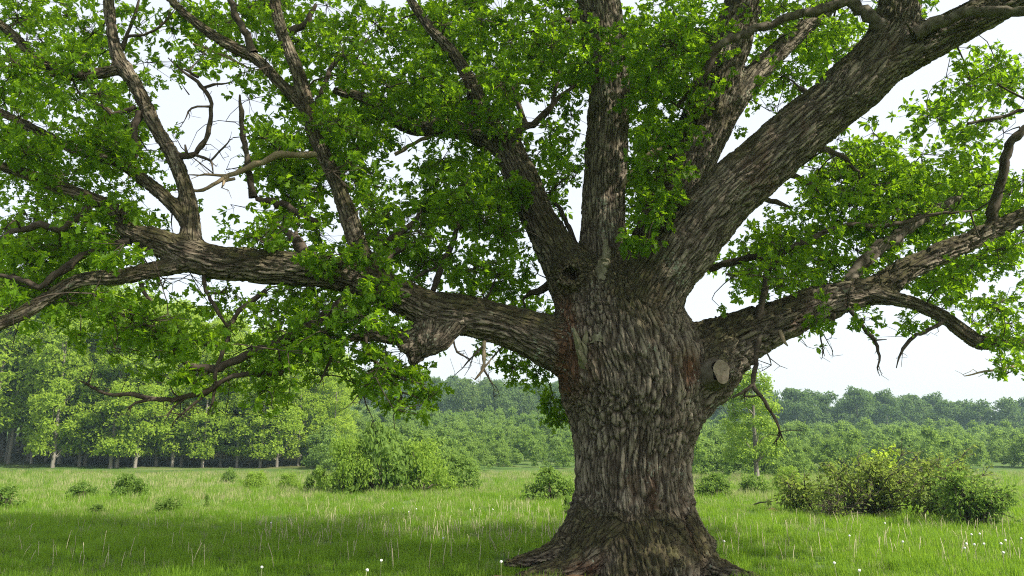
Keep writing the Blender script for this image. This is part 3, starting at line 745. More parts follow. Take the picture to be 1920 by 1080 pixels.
# ------------------------------------------------------------------ secondary branches and dead twigs, each its own part
BR = [  # (points, y0, y1, material)
 ([(335, 292, 12), (365, 288, 11), (388, 250, 9), (396, 195, 8), (376, 160, 7), (345, 135, 5), (315, 108, 4)], 11.1, 11.0, 0),
 ([(378, 165, 5), (400, 160, 5), (433, 155, 3)], 11.05, 10.9, 0), ([(365, 290, 7), (395, 302, 5), (400, 325, 3)], 11.1, 10.9, 0),
 ([(395, 302, 4), (425, 270, 3), (437, 258, 2)], 11.0, 10.9, 0), ([(395, 200, 5), (360, 202, 4), (345, 228, 3)], 11.0, 10.8, 0),
 ([(355, 178, 3), (342, 160, 2)], 11.0, 10.9, 0), ([(350, 288, 7), (347, 272, 5)], 11.1, 11.1, 0), ([(372, 145, 7), (345, 130, 5)], 11.1, 11.1, 0),
 ([(598, 290, 13), (530, 292, 13), (480, 310, 12), (440, 325, 10), (400, 348, 8), (370, 357, 6), (320, 355, 4)], 12.0, 11.4, 1),
 ([(430, 330, 6), (395, 328, 5), (352, 328, 3)], 11.7, 11.5, 1), ([(440, 335, 6), (420, 340, 6), (416, 352, 4)], 11.7, 11.5, 1),
 ([(475, 370, 16), (464, 300, 11), (455, 240, 10), (449, 178, 8)], 11.9, 11.7, 0), ([(600, 420, 10), (530, 385, 14), (480, 375, 15)], 12.2, 11.9, 0),
 ([(245, 452, 18), (195, 460, 16), (140, 490, 15), (100, 520, 14), (72, 537, 12), (40, 525, 10), (-10, 515, 9)], 10.7, 10.4, 0),
 ([(170, 385, 14), (120, 430, 12), (75, 420, 14), (40, 430, 12), (0, 450, 10), (-40, 462, 8)], 10.5, 10.2, 0),
 ([(660, 545, 22), (610, 595, 20), (560, 625, 20), (520, 640, 20), (490, 655, 17), (450, 675, 16), (400, 690, 16), (360, 685, 15), (335, 665, 13), (322, 640, 9)], 11.3, 10.8, 0),
 ([(400, 690, 13), (385, 700, 11), (376, 710, 6)], 10.95, 10.9, 0), ([(520, 640, 10), (530, 690, 12), (495, 703, 12), (450, 703, 10), (415, 715, 9), (405, 728, 7)], 11.0, 10.8, 0),
 ([(415, 715, 9), (395, 730, 10), (380, 735, 12), (350, 745, 10), (300, 748, 9), (250, 740, 8), (200, 738, 6), (165, 722, 5), (148, 713, 4)], 10.8, 10.6, 0),
 ([(165, 722, 4), (175, 690, 3)], 10.6, 10.6, 0), ([(290, 748, 7), (255, 756, 6), (240, 765, 4)], 10.7, 10.6, 0), ([(270, 742, 4), (240, 735, 3)], 10.7, 10.7, 0),
 ([(390, 735, 8), (365, 755, 6), (335, 782, 4), (322, 798, 3)], 10.8, 10.7, 0), ([(350, 745, 4), (325, 765, 4), (308, 792, 2)], 10.75, 10.6, 0),
 ([(500, 545, 11), (478, 558, 10), (440, 592, 9), (425, 640, 8), (405, 692, 8), (400, 740, 6), (393, 768, 4)], 11.1, 10.8, 0),
 ([(380, 505, 9), (388, 545, 8), (405, 580, 8), (428, 614, 7)], 10.9, 10.9, 0), ([(388, 548, 5), (410, 550, 5), (425, 540, 3)], 10.9, 10.8, 0),
 ([(265, 530, 9), (270, 550, 8), (285, 565, 6), (288, 582, 4)], 10.8, 10.7, 0), ([(325, 640, 8), (290, 615, 8), (255, 605, 6), (230, 620, 4)], 10.8, 10.6, 0),
 ([(685, 632, 9), (690, 665, 8), (715, 690, 7), (745, 725, 7), (752, 755, 5), (738, 778, 3)], 11.2, 11.0, 0),
 ([(715, 690, 5), (692, 700, 4), (683, 745, 3), (700, 788, 2)], 11.1, 11.0, 0), ([(725, 700, 4), (760, 712, 4), (800, 722, 3)], 11.1, 11.0, 0),
 ([(745, 735, 4), (770, 740, 3), (800, 755, 2)], 11.0, 10.9, 0), ([(690, 720, 4), (660, 755, 3)], 11.0, 10.9, 0),
 ([(655, 632, 7), (625, 668, 6), (600, 718, 4)], 11.3, 11.1, 0),
 ([(908, 640, 7), (906, 688, 7), (890, 712, 5)], 11.5, 11.3, 1), ([(907, 690, 5), (922, 672, 5)], 11.4, 11.4, 1), ([(905, 650, 5), (880, 675, 4), (868, 690, 3)], 11.4, 11.3, 0),
 ([(905, 690, 4), (920, 715, 3), (926, 728, 2)], 11.4, 11.3, 0), ([(850, 638, 5), (857, 660, 4), (885, 675, 3)], 11.4, 11.3, 0),
 ([(1422, 635, 10), (1415, 690, 9), (1410, 722, 8), (1430, 745, 7), (1445, 770, 6), (1460, 800, 5), (1462, 818, 4), (1450, 832, 3)], 11.6, 11.4, 0),
 ([(1410, 722, 6), (1385, 740, 5), (1368, 748, 3)], 11.5, 11.3, 0), ([(1410, 722, 5), (1395, 742, 4), (1430, 742, 4)], 11.5, 11.4, 0), ([(1445, 770, 4), (1470, 828, 3)], 11.4, 11.4, 0),
 ([(1418, 660, 5), (1438, 662, 4), (1446, 685, 3)], 11.5, 11.4, 0), ([(1462, 620, 9), (1470, 640, 8), (1478, 648, 5)], 11.8, 11.7, 1), ([(1563, 588, 8), (1562, 612, 7)], 12.2, 12.2, 0),
 ([(1535, 600, 3), (1540, 640, 3), (1546, 668, 2)], 12.0, 12.0, 0), ([(1540, 620, 2), (1560, 655, 2)], 12.0, 12.0, 0),
 ([(1590, 575, 9), (1618, 612, 8), (1640, 640, 7), (1649, 668, 5), (1645, 690, 3), (1650, 705, 2)], 12.3, 12.0, 0), ([(1640, 638, 4), (1662, 636, 3)], 12.1, 12.1, 0),
 ([(1772, 600, 8), (1740, 620, 7), (1712, 632, 7), (1690, 660, 5), (1681, 690, 3)], 12.4, 12.1, 0), ([(1712, 630, 3), (1705, 622, 3)], 12.2, 12.2, 0),
 ([(1920, 685, 6), (1855, 695, 5), (1808, 705, 3)], 12.2, 12.0, 1),
 ([(1418, 615, 15), (1435, 540, 13), (1445, 500, 12), (1480, 465, 12), (1530, 445, 11), (1560, 430, 9), (1600, 420, 9), (1650, 425, 9), (1700, 415, 8), (1760, 400, 7), (1830, 395, 5)], 12.0, 12.2, 0),
 ([(1330, 505, 14), (1390, 485, 14), (1425, 490, 12), (1440, 520, 10)], 12.6, 12.1, 0),
 ([(1245, 620, 18), (1290, 612, 16), (1330, 610, 12)], 12.8, 13.3, 0),
 ([(1525, 270, 14), (1570, 290, 11), (1610, 322, 8)], 11.3, 11.8, 0), ([(1475, 325, 12), (1520, 345, 9), (1536, 362, 5)], 11.4, 11.6, 0), ([(1430, 370, 10), (1480, 390, 8)], 11.5, 11.8, 0),
 ([(1500, 165, 10), (1520, 180, 12), (1530, 195, 12)], 11.1, 10.95, 0),
 ([(1672, 70, 30), (1640, 45, 26), (1610, 18, 22), (1590, 5, 20), (1550, 15, 18), (1500, 25, 17), (1450, 45, 16), (1380, 70, 16), (1325, 98, 14)], 10.6, 10.3, 2),
 ([(1712, 66, 28), (1760, 42, 24), (1820, 22, 22), (1870, 20, 20), (1960, 28, 16)], 10.35, 9.9, 2),
 ([(1850, 440, 24), (1868, 380, 20), (1880, 330, 18), (1888, 290, 18), (1900, 262, 16), (1940, 225, 14)], 13.1, 12.6, 0), ([(1815, 232, 5), (1870, 220, 7), (1940, 198, 8)], 12.4, 12.4, 0),
 ([(1850, 145, 4), (1890, 170, 4), (1940, 195, 5)], 12.2, 12.2, 0), ([(1575, 572, 30), (1600, 515, 26), (1640, 472, 26), (1690, 438, 24), (1730, 408, 22), (1800, 370, 14)], 12.55, 13.8, 2),
 ([(965, 275, 18), (980, 238, 15), (1010, 226, 14), (1040, 190, 10), (1090, 150, 6)], 12.5, 12.3, 0), ([(985, 232, 11), (970, 190, 9), (958, 160, 7)], 12.45, 12.3, 0),
 ([(1035, 196, 8), (1052, 120, 7), (1068, 60, 6), (1070, -10, 4)], 12.4, 12.2, 0), ([(1080, 38, 12), (1040, 40, 10), (1010, 55, 6)], 12.6, 12.3, 0),
 ([(812, 545, 12), (830, 495, 11), (850, 450, 10), (862, 405, 8), (866, 370, 6)], 12.2, 12.4, 0), ([(700, 460, 12), (750, 440, 11), (780, 410, 10), (792, 395, 6)], 11.9, 12.0, 0),
 ([(860, 430, 5), (905, 405, 4), (940, 380, 3)], 12.3, 12.5, 0), ([(740, 545, 9), (790, 515, 7), (820, 500, 5)], 12.0, 12.4, 0), ([(725, 490, 14), (740, 470, 14), (770, 460, 10), (800, 440, 6)], 11.9, 12.3, 0),
 ([(590, 505, 34), (565, 462, 24), (545, 440, 14), (515, 412, 8)], 11.3, 11.5, 0), ([(555, 450, 10), (557, 425, 9)], 11.4, 11.4, 0),
 ([(228, 95, 9), (240, 62, 7), (255, 20, 6), (263, -10, 4)], 11.4, 11.2, 0), ([(240, 68, 6), (270, 65, 5), (300, 50, 4), (330, 15, 3)], 11.3, 11.1, 0),
 ([(255, 200, 10), (225, 212, 9), (210, 215, 10), (190, 200, 7), (150, 192, 5)], 11.2, 11.0, 0), ([(262, 210, 15), (252, 250, 13), (258, 285, 10), (250, 300, 6)], 11.15, 11.0, 0),
 ([(474, 100, 18), (458, 58, 14), (438, 20, 12), (425, -30, 10)], 12.1, 12.0, 0), ([(545, 60, 14), (572, 42, 13), (592, 8, 10)], 12.5, 12.4, 0),
 ([(362, 82, 4), (395, 95, 5), (430, 110, 5), (465, 128, 5)], 12.3, 12.2, 1), ([(620, 300, 14), (580, 250, 12), (600, 180, 10), (640, 105, 8), (700, 130, 5)], 12.4, 12.8, 0),
 ([(880, 595, 6), (915, 555, 5), (930, 520, 4)], 12.2, 12.5, 0), ([(1050, 520, 20), (1015, 540, 14), (980, 560, 8)], 12.3, 12.6, 0), ([(1085, 470, 10), (1060, 410, 9), (1030, 360, 6)], 12.6, 12.9, 0),
 ([(740, 290, 8), (790, 262, 8), (830, 248, 10)], 13.0, 12.9, 1), ([(880, 250, 22), (885, 200, 24), (888, 165, 20)], 12.9, 13.2, 0),
 ([(1250, 270, 14), (1210, 300, 14), (1180, 330, 12), (1165, 350, 8)], 12.0, 12.2, 1), ([(1340, 95, 16), (1310, 150, 14), (1270, 200, 10)], 11.3, 11.5, 0),
]
MB = (M_TWIG, M_PALE, M_LICHBR)
SK = [np.column_stack([c[:, :3], c[:, 3]]) for k, c in CH.items() if not k.startswith(('root', 'knot', 'collar', 'trunk'))]
for pts, y0, y1, mi in BR:
    c = chain(pts, y0, y1, 0.10)
    r = c[:, 3] * 0.5 * 2
    n_ = len(c)
    w = np.array([fbm(np.column_stack([np.arange(n_) * 0.8 + q * 31.7, np.full(n_, pts[0][0] * 0.13), np.full(n_, pts[0][1] * 0.17)]), 3, 2) - 0.5 for q in range(3)]).T
    env = np.minimum(1, np.minimum(np.arange(n_), np.arange(n_)[::-1] + 2) / 3.0)[:, None]
    q = c[:, :3] + w * env * np.clip(r * 2.0, 0.015, 0.12)[:, None]
    T = Tubes()
    T.add(q, np.maximum(r, 0.006) * (0.85 + 0.3 * rng.random(n_)) * np.clip((n_ - 1 - np.arange(n_)) / 5.0 + 0.55, 0, 1), 8 if r.max() > 0.04 else 6, wob=0.22)
    if r.max() < 0.062 and n_ > 4:
        for _ in range(int(2 + n_ * 0.35)):
            k = rng.integers(2, n_); d = norm(norm(q[k] - q[k - 1]) * 0.6 + rng.normal(0, 0.7, 3)); L = rng.uniform(0.08, 0.32)
            m_ = q[k] + d * L * 0.5 + rng.normal(0, 0.03, 3); e_ = q[k] + d * L + rng.normal(0, 0.04, 3) + np.array([0, 0, rng.uniform(-.05, .05)])
            T.add(np.array([q[k], m_, e_]), np.array([0.007, 0.005, 0.003]), 4)
            if rng.random() < 0.5: T.add(np.array([m_, m_ + rng.normal(0, 0.06, 3), m_ + rng.normal(0, 0.10, 3)]), np.array([0.004, 0.0035, 0.0025]), 3)
    oak_part('branch', T.mesh('branch', MB[mi]))
    SK.append(np.column_stack([q, r]))

# broken stub, dead snag, sawn branch end
def splinter(T, base, tip, w, sides=5):
    d = tip - base
    T.add(np.array([base, base + d * 0.45 + rng.normal(0, 0.01, 3), base + d * 0.8 + rng.normal(0, 0.01, 3), tip]), np.array([w, w * 0.85, w * 0.5, 0.004]), sides, wob=0.5)
T = Tubes()
sb = P(1096, 690, SPLIT_Y + 0.12)
for (px, py, w, yy) in [(1075, 612, .055, 11.05), (1090, 640, .07, 11.1), (1100, 618, .06, 11.12), (1108, 632, .07, 11.2), (1083, 655, .06, 11.05), (1080, 630, .04, 11.0)]:
    splinter(T, sb + rng.normal(0, 0.05, 3), P(px, py, SPLIT_Y - 0.20 + (yy - 11.1)), w * 1.35)
oak_part('broken_stub', T.mesh('broken_stub', M_SNAG, False))
T = Tubes()
c = chain([(1122, 650, 34), (1130, 600, 34), (1133, 560, 30), (1127, 520, 22), (1136, 482, 18), (1137, 452, 7)], 11.15, 11.75, 0.05)
T.add(c[:, :3] + rng.normal(0, 0.008, (len(c), 3)), c[:, 3] * (0.85 + 0.3 * rng.random(len(c))), 10, wob=0.45)
c = chain([(1137, 640, 20), (1143, 570, 18), (1140, 530, 12), (1150, 500, 5)], 11.2, 11.7, 0.05)
T.add(c[:, :3], c[:, 3], 8, wob=0.45)
oak_part('dead_snag', T.mesh('dead_snag', M_SNAG, False))
ct = P(1353, 697, STUB_Y - 0.035)
dn = norm(np.array([0.38, -0.92, 0.06]))
e1 = norm(np.cross(dn, [0, 0, 1.0])); e2 = np.cross(e1, dn)
T = Tubes()
T.add(np.array([ct - dn * 0.40, ct - dn * 0.10, ct - dn * 0.01]), np.array([0.25, 0.195, 0.162]), 18, cap=False, wob=0.35)
stub = oak_part('sawn_stub', T.mesh('sawn_stub', M_LICHBR))
ringn = 18
ang = np.arange(ringn) / ringn * 2 * np.pi
rads = [0.150, 0.105, 0.055, 0.0005]
vv = np.concatenate([ct + dn * (0.004 + 0.012 * np.sin(q * 2.4)) + (np.cos(ang) * rr_ * (1 + 0.10 * np.sin(ang * 3) + 0.05 * np.sin(ang * 5 + 1)))[:, None] * e1 * 0.9 + (np.sin(ang) * rr_)[:, None] * e2 * 1.15 for q, rr_ in enumerate(rads)])
ff = np.concatenate([np.stack([q * ringn + np.arange(ringn), q * ringn + (np.arange(ringn) + 1) % ringn, (q + 1) * ringn + (np.arange(ringn) + 1) % ringn, (q + 1) * ringn + np.arange(ringn)], -1) for q in range(3)])
mobj('cut_face', np_mesh('cut_face', vv, ff, M_CUT, True), stub)['label'] = 'pale sawn end of a removed branch'

# ------------------------------------------------------------------ crown: coverage read from the photograph, 60 px cells
COV = """
88877877 77776888 57568877 88866321
87776777 77868999 88689976 78742134
87766435 76768999 88799975 54212366
87887311 67899998 65269953 33214775
99886212 87673498 66259823 32468865
89995302 88776898 67159611 58999987
36754514 88689999 55158302 79999998
88888645 77689888 42153027 88688877
88876421 26876688 61000068 88878864
78675345 67885478 62000035 34456646
23368875 78973114 60000000 13232337
10014663 66257402 64000000 00000005
00000142 52036500 27000000 00000002
00000000 00001000 04000000 00000000
"""
cov = np.array([[int(ch) for ch in ln.replace(' ', '')] for ln in COV.split('\n') if ln.strip()], float) / 10.0
def cover(px, py):
    x = np.clip(np.asarray(px) / 60.0 - 0.5, 0, 30.999); y = np.clip(np.asarray(py) / 60.0 - 0.5, 0, 12.999)
    i, j = np.floor(y).astype(int), np.floor(x).astype(int); u, v = y - i, x - j
    return (cov[i, j] * (1 - u) * (1 - v) + cov[i + 1, j] * u * (1 - v) + cov[i, j + 1] * (1 - u) * v + cov[i + 1, j + 1] * u * v)

SKP = np.concatenate(SK)
spx, spy, sdp = proj(SKP)
srad = SKP[:, 3] / sdp * FPX
insk = (spx > -200) & (spx < 2120) & (spy > -300) & (spy < 900)

def nearest_px(px, py):
    d = (spx[None] - px[:, None]) ** 2 + (spy[None] - py[:, None]) ** 2
    return np.argmin(d, 1)
def limb_gap(px, py):
    """pixels to the edge of the nearest limb that should stay in sight"""
    m = srad > 6
    d = np.sqrt((spx[m][None] - px[:, None]) ** 2 + (spy[m][None] - py[:, None]) ** 2) - srad[m][None]
    return d.min(1)

# clumps: centre, radius, number of sprigs
cells = []
w = -np.log(1 - 0.93 * cov)
pw = (w / w.sum()).ravel()
NCL = 820
pick = rng.choice(cov.size, NCL, p=pw)
cpx = (pick % 32 + rng.random(NCL)) * 60; cpy = (pick // 32 + rng.random(NCL)) * 60
ni = nearest_px(cpx, cpy)
back = rng.random(NCL) < np.where(cpx > 1150, 0.74, 0.70)
cY = SKP[ni, 1] + np.where(back, rng.uniform(0.5, 3.4, NCL), rng.uniform(-1.5, 0.5, NCL))
clumps = [(P(a_, b_, y_), 0.46 + 0.34 * rng.random(), 17, bool(bk)) for a_, b_, y_, bk in zip(cpx, cpy, cY, back)]
FRONT = [  # sprays that hang in front of limbs: px, py, Y, radius m, sprigs
 (1120, 60, 11.3, .42, 22), (1105, 120, 11.2, .46, 26), (1170, 110, 11.3, .4, 20), (1210, 180, 11.2, .5, 26), (1270, 150, 11.4, .45, 20), (1230, 250, 11.1, .46, 24), (1290, 250, 11.2, .36, 16),
 (1215, 320, 11.0, .40, 22), (1265, 320, 11.0, .34, 16), (1215, 385, 10.9, .32, 16), (1260, 380, 11.0, .22, 9), (1175, 458, 10.8, .22, 10), (1215, 455, 10.8, .18, 8), (1230, 420, 10.9, .22, 9),
 (620, 480, 10.7, .40, 20), (690, 480, 10.7, .34, 16), (585, 495, 10.6, .26, 10), (700, 560, 10.6, .36, 18), (640, 585, 10.5, .36, 18), (700, 600, 10.5, .26, 12), (735, 615, 10.5, .20, 9), (715, 530, 10.6, .28, 12), (600, 620, 10.7, .34, 14),
 (900, 330, 11.8, .5, 24), (960, 355, 11.7, .36, 16), (880, 385, 11.8, .5, 24), (985, 370, 11.7, .22, 9), (920, 230, 12.0, .5, 24), (830, 200, 12.0, .5, 24), (780, 150, 12.0, .5, 22), (700, 250, 12.0, .5, 24), (620, 230, 11.8, .40, 18), (775, 222, 12.2, .36, 16), (850, 245, 12.2, .34, 15), (720, 195, 12.3, .36, 14), (905, 215, 12.2, .32, 14),
 (150, 265, 10.6, .5, 24), (210, 285, 10.6, .5, 24), (60, 280, 10.4, .5, 22), (100, 330, 10.3, .36, 16), (60, 120, 10.6, .5, 20), (140, 130, 10.9, .22, 8), (150, 400, 10.5, .40, 18), (230, 400, 10.5, .36, 16), (200, 460, 10.4, .3, 10),
 (280, 620, 10.6, .45, 24), (340, 640, 10.6, .40, 20), (230, 590, 10.7, .40, 18), (150, 630, 10.7, .22, 8), (360, 710, 10.6, .26, 14), (520, 680, 10.8, .36, 18), (500, 730, 10.8, .30, 13), (560, 640, 10.8, .40, 18),
 (690, 665, 11.1, .18, 8), (770, 710, 11.0, .26, 12), (700, 725, 11.0, .28, 13), (800, 735, 11.0, .20, 9), (750, 760, 11.0, .18, 7), (735, 690, 11.1, .2, 8),
 (1050, 790, 12.6, .24, 12), (1040, 755, 12.6, .24, 12), (960, 690, 12.2, .32, 14), (1010, 700, 12.2, .22, 8), (1880, 640, 12.0, .4, 18), (1890, 700, 12.0, .26, 10), (1870, 580, 12.0, .36, 14), (1700, 605, 12.0, .2, 7), (1620, 600, 12.0, .26, 10), (1530, 605, 11.7, .24, 9), (1545, 565, 11.5, .12, 3),
]
for px, py, y_, r_, k_ in FRONT: clumps.append((P(px, py, y_), r_, k_, None))

sp_pos, sp_dir, sp_fr, sp_cl = [], [], [], []
cl_pos = np.array([c[0] for c in clumps])
for ci, (cp, r_, k_, bk) in enumerate(clumps):
    q = norm(rng.normal(size=(k_, 3))) * (rng.random((k_, 1)) ** 0.45) * np.array([1.0, 1.0, 0.62]) * r_
    pp = cp + q
    px, py, _ = proj(pp)
    inf = (px > -40) & (px < 1960) & (py > -40)
    if bk is None:
        keep = np.ones(k_, bool)
    else:
        cc = cover(px, py)
        keep = (rng.random(k_) < np.clip((cc - 0.14) * 1.7, 0, 1)) | ~inf
        if not bk: keep &= limb_gap(px, py) > 7
    pp, q = pp[keep], q[keep]
    if not len(pp): continue
    sp_pos.append(pp); sp_dir.append(norm(q + rng.normal(0, 0.12, q.shape) + np.array([0, 0, -0.04])))
    sp_fr.append(np.full(len(pp), 1 if bk is None else (0 if bk else 2))); sp_cl.append(np.full(len(pp), ci))
sp_pos = np.concatenate(sp_pos); sp_dir = np.concatenate(sp_dir); sp_fr = np.concatenate(sp_fr); sp_cl = np.concatenate(sp_cl)

def sprig_leaves(pos, dirs, k):
    n = len(pos)
    p = np.repeat(pos, k, 0); d = np.repeat(dirs, k, 0)
    rad = norm(rng.normal(size=p.shape)); rad = norm(rad - d * np.einsum('ij,ij->i', rad, d)[:, None])
    al = rng.uniform(-0.10, 0.10, len(p))
    ld = norm(d * rng.uniform(0.2, 0.9, len(p))[:, None] + rad + np.array([0, 0, -0.22]))
    nr = norm(np.array([0, 0, 1.0]) * rng.uniform(0.3, 1.2, len(p))[:, None] + rng.normal(0, 0.55, p.shape))
    return p + d * al[:, None], leaf_frames(ld, nr), rng.uniform(0.090, 0.155, len(p))

lp, lf, ls = sprig_leaves(sp_pos, sp_dir, 8)
lfr = np.repeat(sp_fr, 8)
lx, ly, ld_ = proj(lp)
infr = (lx > 0) & (lx < 1920) & (ly > 0) & (ly < 900)
front = np.where(infr & (lfr == 1))[0]
score = ls[front] / ld_[front]
big = front[np.argsort(-score)[:300]]
rest = np.ones(len(lp), bool); rest[big] = False
tv, tf = LT['oak']
lvar = [np_mesh('leaf', tv, tf, M_LEAF, False, {'tint': ('FACE', 'FLOAT', np.full(2, t_))}) for t_ in (0.3, 0.5, 0.65, 0.8)]
for q, i_ in enumerate(big):
    o = oak_part('leaf', lvar[q % 4])
    m4 = np.eye(4); m4[:3, :3] = lf[i_] * ls[i_]; m4[:3, 3] = lp[i_]
    o.matrix_basis = Matrix(m4.tolist())
tint = np.clip(0.5 + rng.normal(0, 0.22, len(lp)), 0, 1)

# crown beyond the frame: overhead, towards the camera and off to the sides, plus unseen clumps added for shade
NO = 640
q = norm(rng.normal(size=(NO * 3, 3))) * (rng.random((NO * 3, 1)) ** 0.3) * np.array([11.5, 7.0, 6.0]) + np.array([1.0, 13.0, 9.0])
x_, y_, d_ = proj(q)
out = (d_ < 0.5) | (x_ < -60) | (x_ > 1980) | (y_ < -60)
q = q[out & (q[:, 2] > 4.2) & (np.linalg.norm(q - np.array([0, 0, 1.6]), axis=1) > 5.5)][:NO]
q = np.concatenate([q, np.column_stack([rng.uniform(6, 10.5, 120), rng.uniform(6.5, 10, 120), rng.uniform(6, 11.5, 120)])])  # extra unseen clumps towards the sun, placed to shade trunk and limbs
op = np.repeat(q, 15, 0) + rng.normal(0, 1, (len(q) * 15, 3)) * np.array([0.40, 0.40, 0.22])
x_, y_, d_ = proj(op)
op = op[(d_ < 0.5) | (x_ < -30) | (x_ > 1950) | (y_ < -30)]
o1, o2, o3 = sprig_leaves(op, norm(rng.normal(size=op.shape)), 5)
farl = rest & (ld_ > 14.6); rest &= ~farl
v1, f1_ = leaves_geom('oak', lp[rest], lf[rest], ls[rest])
o1 = np.concatenate([o1, lp[farl]]); o2 = np.concatenate([o2, lf[farl]]); o3 = np.concatenate([o3, ls[farl]])
v2, f2_ = leaves_geom('plain', o1, o2, o3 * 1.1)
t12 = np.concatenate([np.repeat(tint[rest], 2), np.repeat(rng.random(len(o1)), 2)])
crown = oak_part('crown', np_mesh('crown', np.concatenate([v1, v2]), [f1_, f2_ + len(v1)], M_LEAF, False, {'tint': ('FACE', 'FLOAT', t12)}))
tag(crown, 'green lobed oak leaves of the crown', kind='stuff')

# twigs: every clump is carried by a twig from the nearest wood, every sprig by a shoot
nodes = SKP[:, :3].copy(); nrad = SKP[:, 3].copy()
order = np.argsort([np.min(np.sum((nodes - c) ** 2, 1)) for c in cl_pos])
T = Tubes()
extra_p, extra_r = [nodes], [nrad]
allp = nodes; allr = nrad
cl_used = set(sp_cl.tolist())
for ci in order:
    if ci not in cl_used: continue
    c = cl_pos[ci]
    d = np.linalg.norm(allp - c, axis=1) + 2.0 * np.maximum(0, allr - 0.25)
    k = int(np.argmin(d)); s = allp[k]
    L = np.linalg.norm(c - s)
    if L < 0.15: continue
    m = max(4, int(L / 0.16)); t = np.linspace(0, 1, m)[:, None]
    bow = rng.normal(0, 0.10, 3) * L + np.array([0, 0, 0.10 * L])
    pts = s + (c - s) * t + bow * np.sin(np.pi * t) + rng.normal(0, 0.012, (m, 3)) * np.sin(np.pi * t)
    r0 = min(0.010 + 0.012 * L, max(allr[k] * 0.8, 0.008)); rr_ = np.linspace(r0, 0.006, m)
    T.add(pts, rr_, 5, wob=0.2)
    allp = np.concatenate([allp, pts[1:]]); allr = np.concatenate([allr, rr_[1:]])
for p_, ci in zip(sp_pos, sp_cl):
    c = cl_pos[ci]
    md = (p_ + c) / 2 + rng.normal(0, 0.04, 3)
    T.add(np.array([c, md, p_]), np.array([0.006, 0.0045, 0.003]), 3, cap=False)
tw = oak_part('twigs', T.mesh('twigs', M_TWIG))
tag(tw, 'thin dark twigs carrying the leaves', kind='stuff')

# ------------------------------------------------------------------ generic trees and shrubs
def foliage_faces(centres, radii, per, size, flat=0.8, shell=0.5):
    """leaf sprays on and in a set of puffs"""
    pos, nr = [], []
    for c, r_, k_ in zip(centres, radii, per):
        d = norm(rng.normal(size=(k_, 3)))
        d[:, 2] = np.where(d[:, 2] < -0.45, -d[:, 2], d[:, 2])
        rr_ = (shell + (1 - shell) * rng.random((k_, 1)) ** 0.6)
        pos.append(c + d * rr_ * r_ * np.array([1, 1, flat])); nr.append(d)
    pos = np.concatenate(pos); nr = np.concatenate(nr)
    n_ = norm(nr * 0.8 + rng.normal(0, 0.55, pos.shape) + np.array([0, 0, 0.35]))
    dd = norm(rng.normal(size=pos.shape) + np.array([0, 0, -0.3]))
    return pos, leaf_frames(dd, n_), rng.uniform(0.6, 1.3, len(pos)) * size

def crown_points(n, prof, zlo, zhi, rmax, rs, lean=0.0):
    """puff centres filling a crown of the given radius profile"""
    out = []
    while len(out) < n:
        t = rng.random(); z = zlo + (zhi - zlo) * t
        R_ = prof(t) * rmax
        a_ = rng.random() * 2 * np.pi; r_ = R_ * math.sqrt(rng.random()) * 0.95
        if rng.random() < 0.45 and r_ < R_ * 0.45: continue
        out.append((r_ * math.cos(a_) + lean * z, r_ * math.sin(a_), z))
    return np.array(out), rs * (0.7 + 0.6 * rng.random(n))

def make_tree(name, label, cat, group, mat, tmat, H, rmax, zlo, prof, npuff, rs, per, leaf, trad, limbs=10):
    root = thing(name, label, cat, group=group)
    c, r_ = crown_points(npuff, prof, zlo, H - rs * 0.6, rmax, rs)
    p, fr, sz = foliage_faces(c, r_, np.full(npuff, per), leaf)
    cm = leaf_mesh('crown', 'spray', p, fr, sz, mat)
    T = Tubes()
    m = 9
    z = np.linspace(-0.3, H * 0.93, m)
    sway = np.cumsum(rng.normal(0, 0.05, (m, 2)), 0) * H / 14
    sway -= sway[0]
    tp = np.column_stack([sway, z])
    T.add(tp, trad * np.linspace(1.15, 0.12, m) ** 0.8, 7)
    for k in range(limbs):
        tgt = c[rng.integers(npuff)]
        zz = max(zlo * 0.7, tgt[2] - 0.25 * H * rng.random() - 0.3 * np.hypot(tgt[0], tgt[1]))
        b = np.array([np.interp(zz, z, tp[:, 0]), np.interp(zz, z, tp[:, 1]), zz])
        T.add(np.array([b, (b + tgt) / 2 + [0, 0, 0.15], tgt]), trad * np.array([0.38, 0.22, 0.08]), 5)
    mobj('trunk', T.mesh('trunk', tmat), root)
    tag(mobj('crown', cm, root), kind='stuff')
    return root

oval = lambda t: max(0.05, math.sin(math.pi * min(1, 0.16 + 0.80 * t)) ** 0.5 * (1.05 - 0.30 * t))
tall = lambda t: max(0.08, (math.sin(math.pi * (0.10 + 0.86 * t)) ** 0.55) * (1.0 - 0.25 * t))
dome = lambda t: math.sqrt(max(0.02, 1 - (0.98 * t) ** 2.2))
cone = lambda t: 1.05 - 0.85 * t

WL = 'slender young tree with fresh green crown in the wood at the left meadow edge'
wood = [make_tree('woodland_tree', WL, 'tree', 'young trees of the left wood', M_FOREST, M_FTRUNK, H, rm, zl, tall, npf, 0.95, 95, 0.34, 0.17, 12)
        for H, rm, zl, npf in [(17, 3.0, 3.6, 66), (18.5, 2.8, 5.5, 60), (16, 3.3, 1.5, 84), (15, 3.2, 1.2, 84), (19, 2.6, 8.0, 50)]]
HL = 'round-crowned tree in the hazy wood on the far hillside'
hill = [make_tree('hill_tree', HL, 'tree', 'trees of the far hillside wood', M_FAR, M_FTRUNK, H, rm, 1.4, oval, npf, 1.5, 90, 0.62, 0.25, 5)
        for H, rm, npf in [(13, 5.6, 58), (14, 5.2, 58), (12, 5.8, 56), (13.5, 5.0, 54)]]

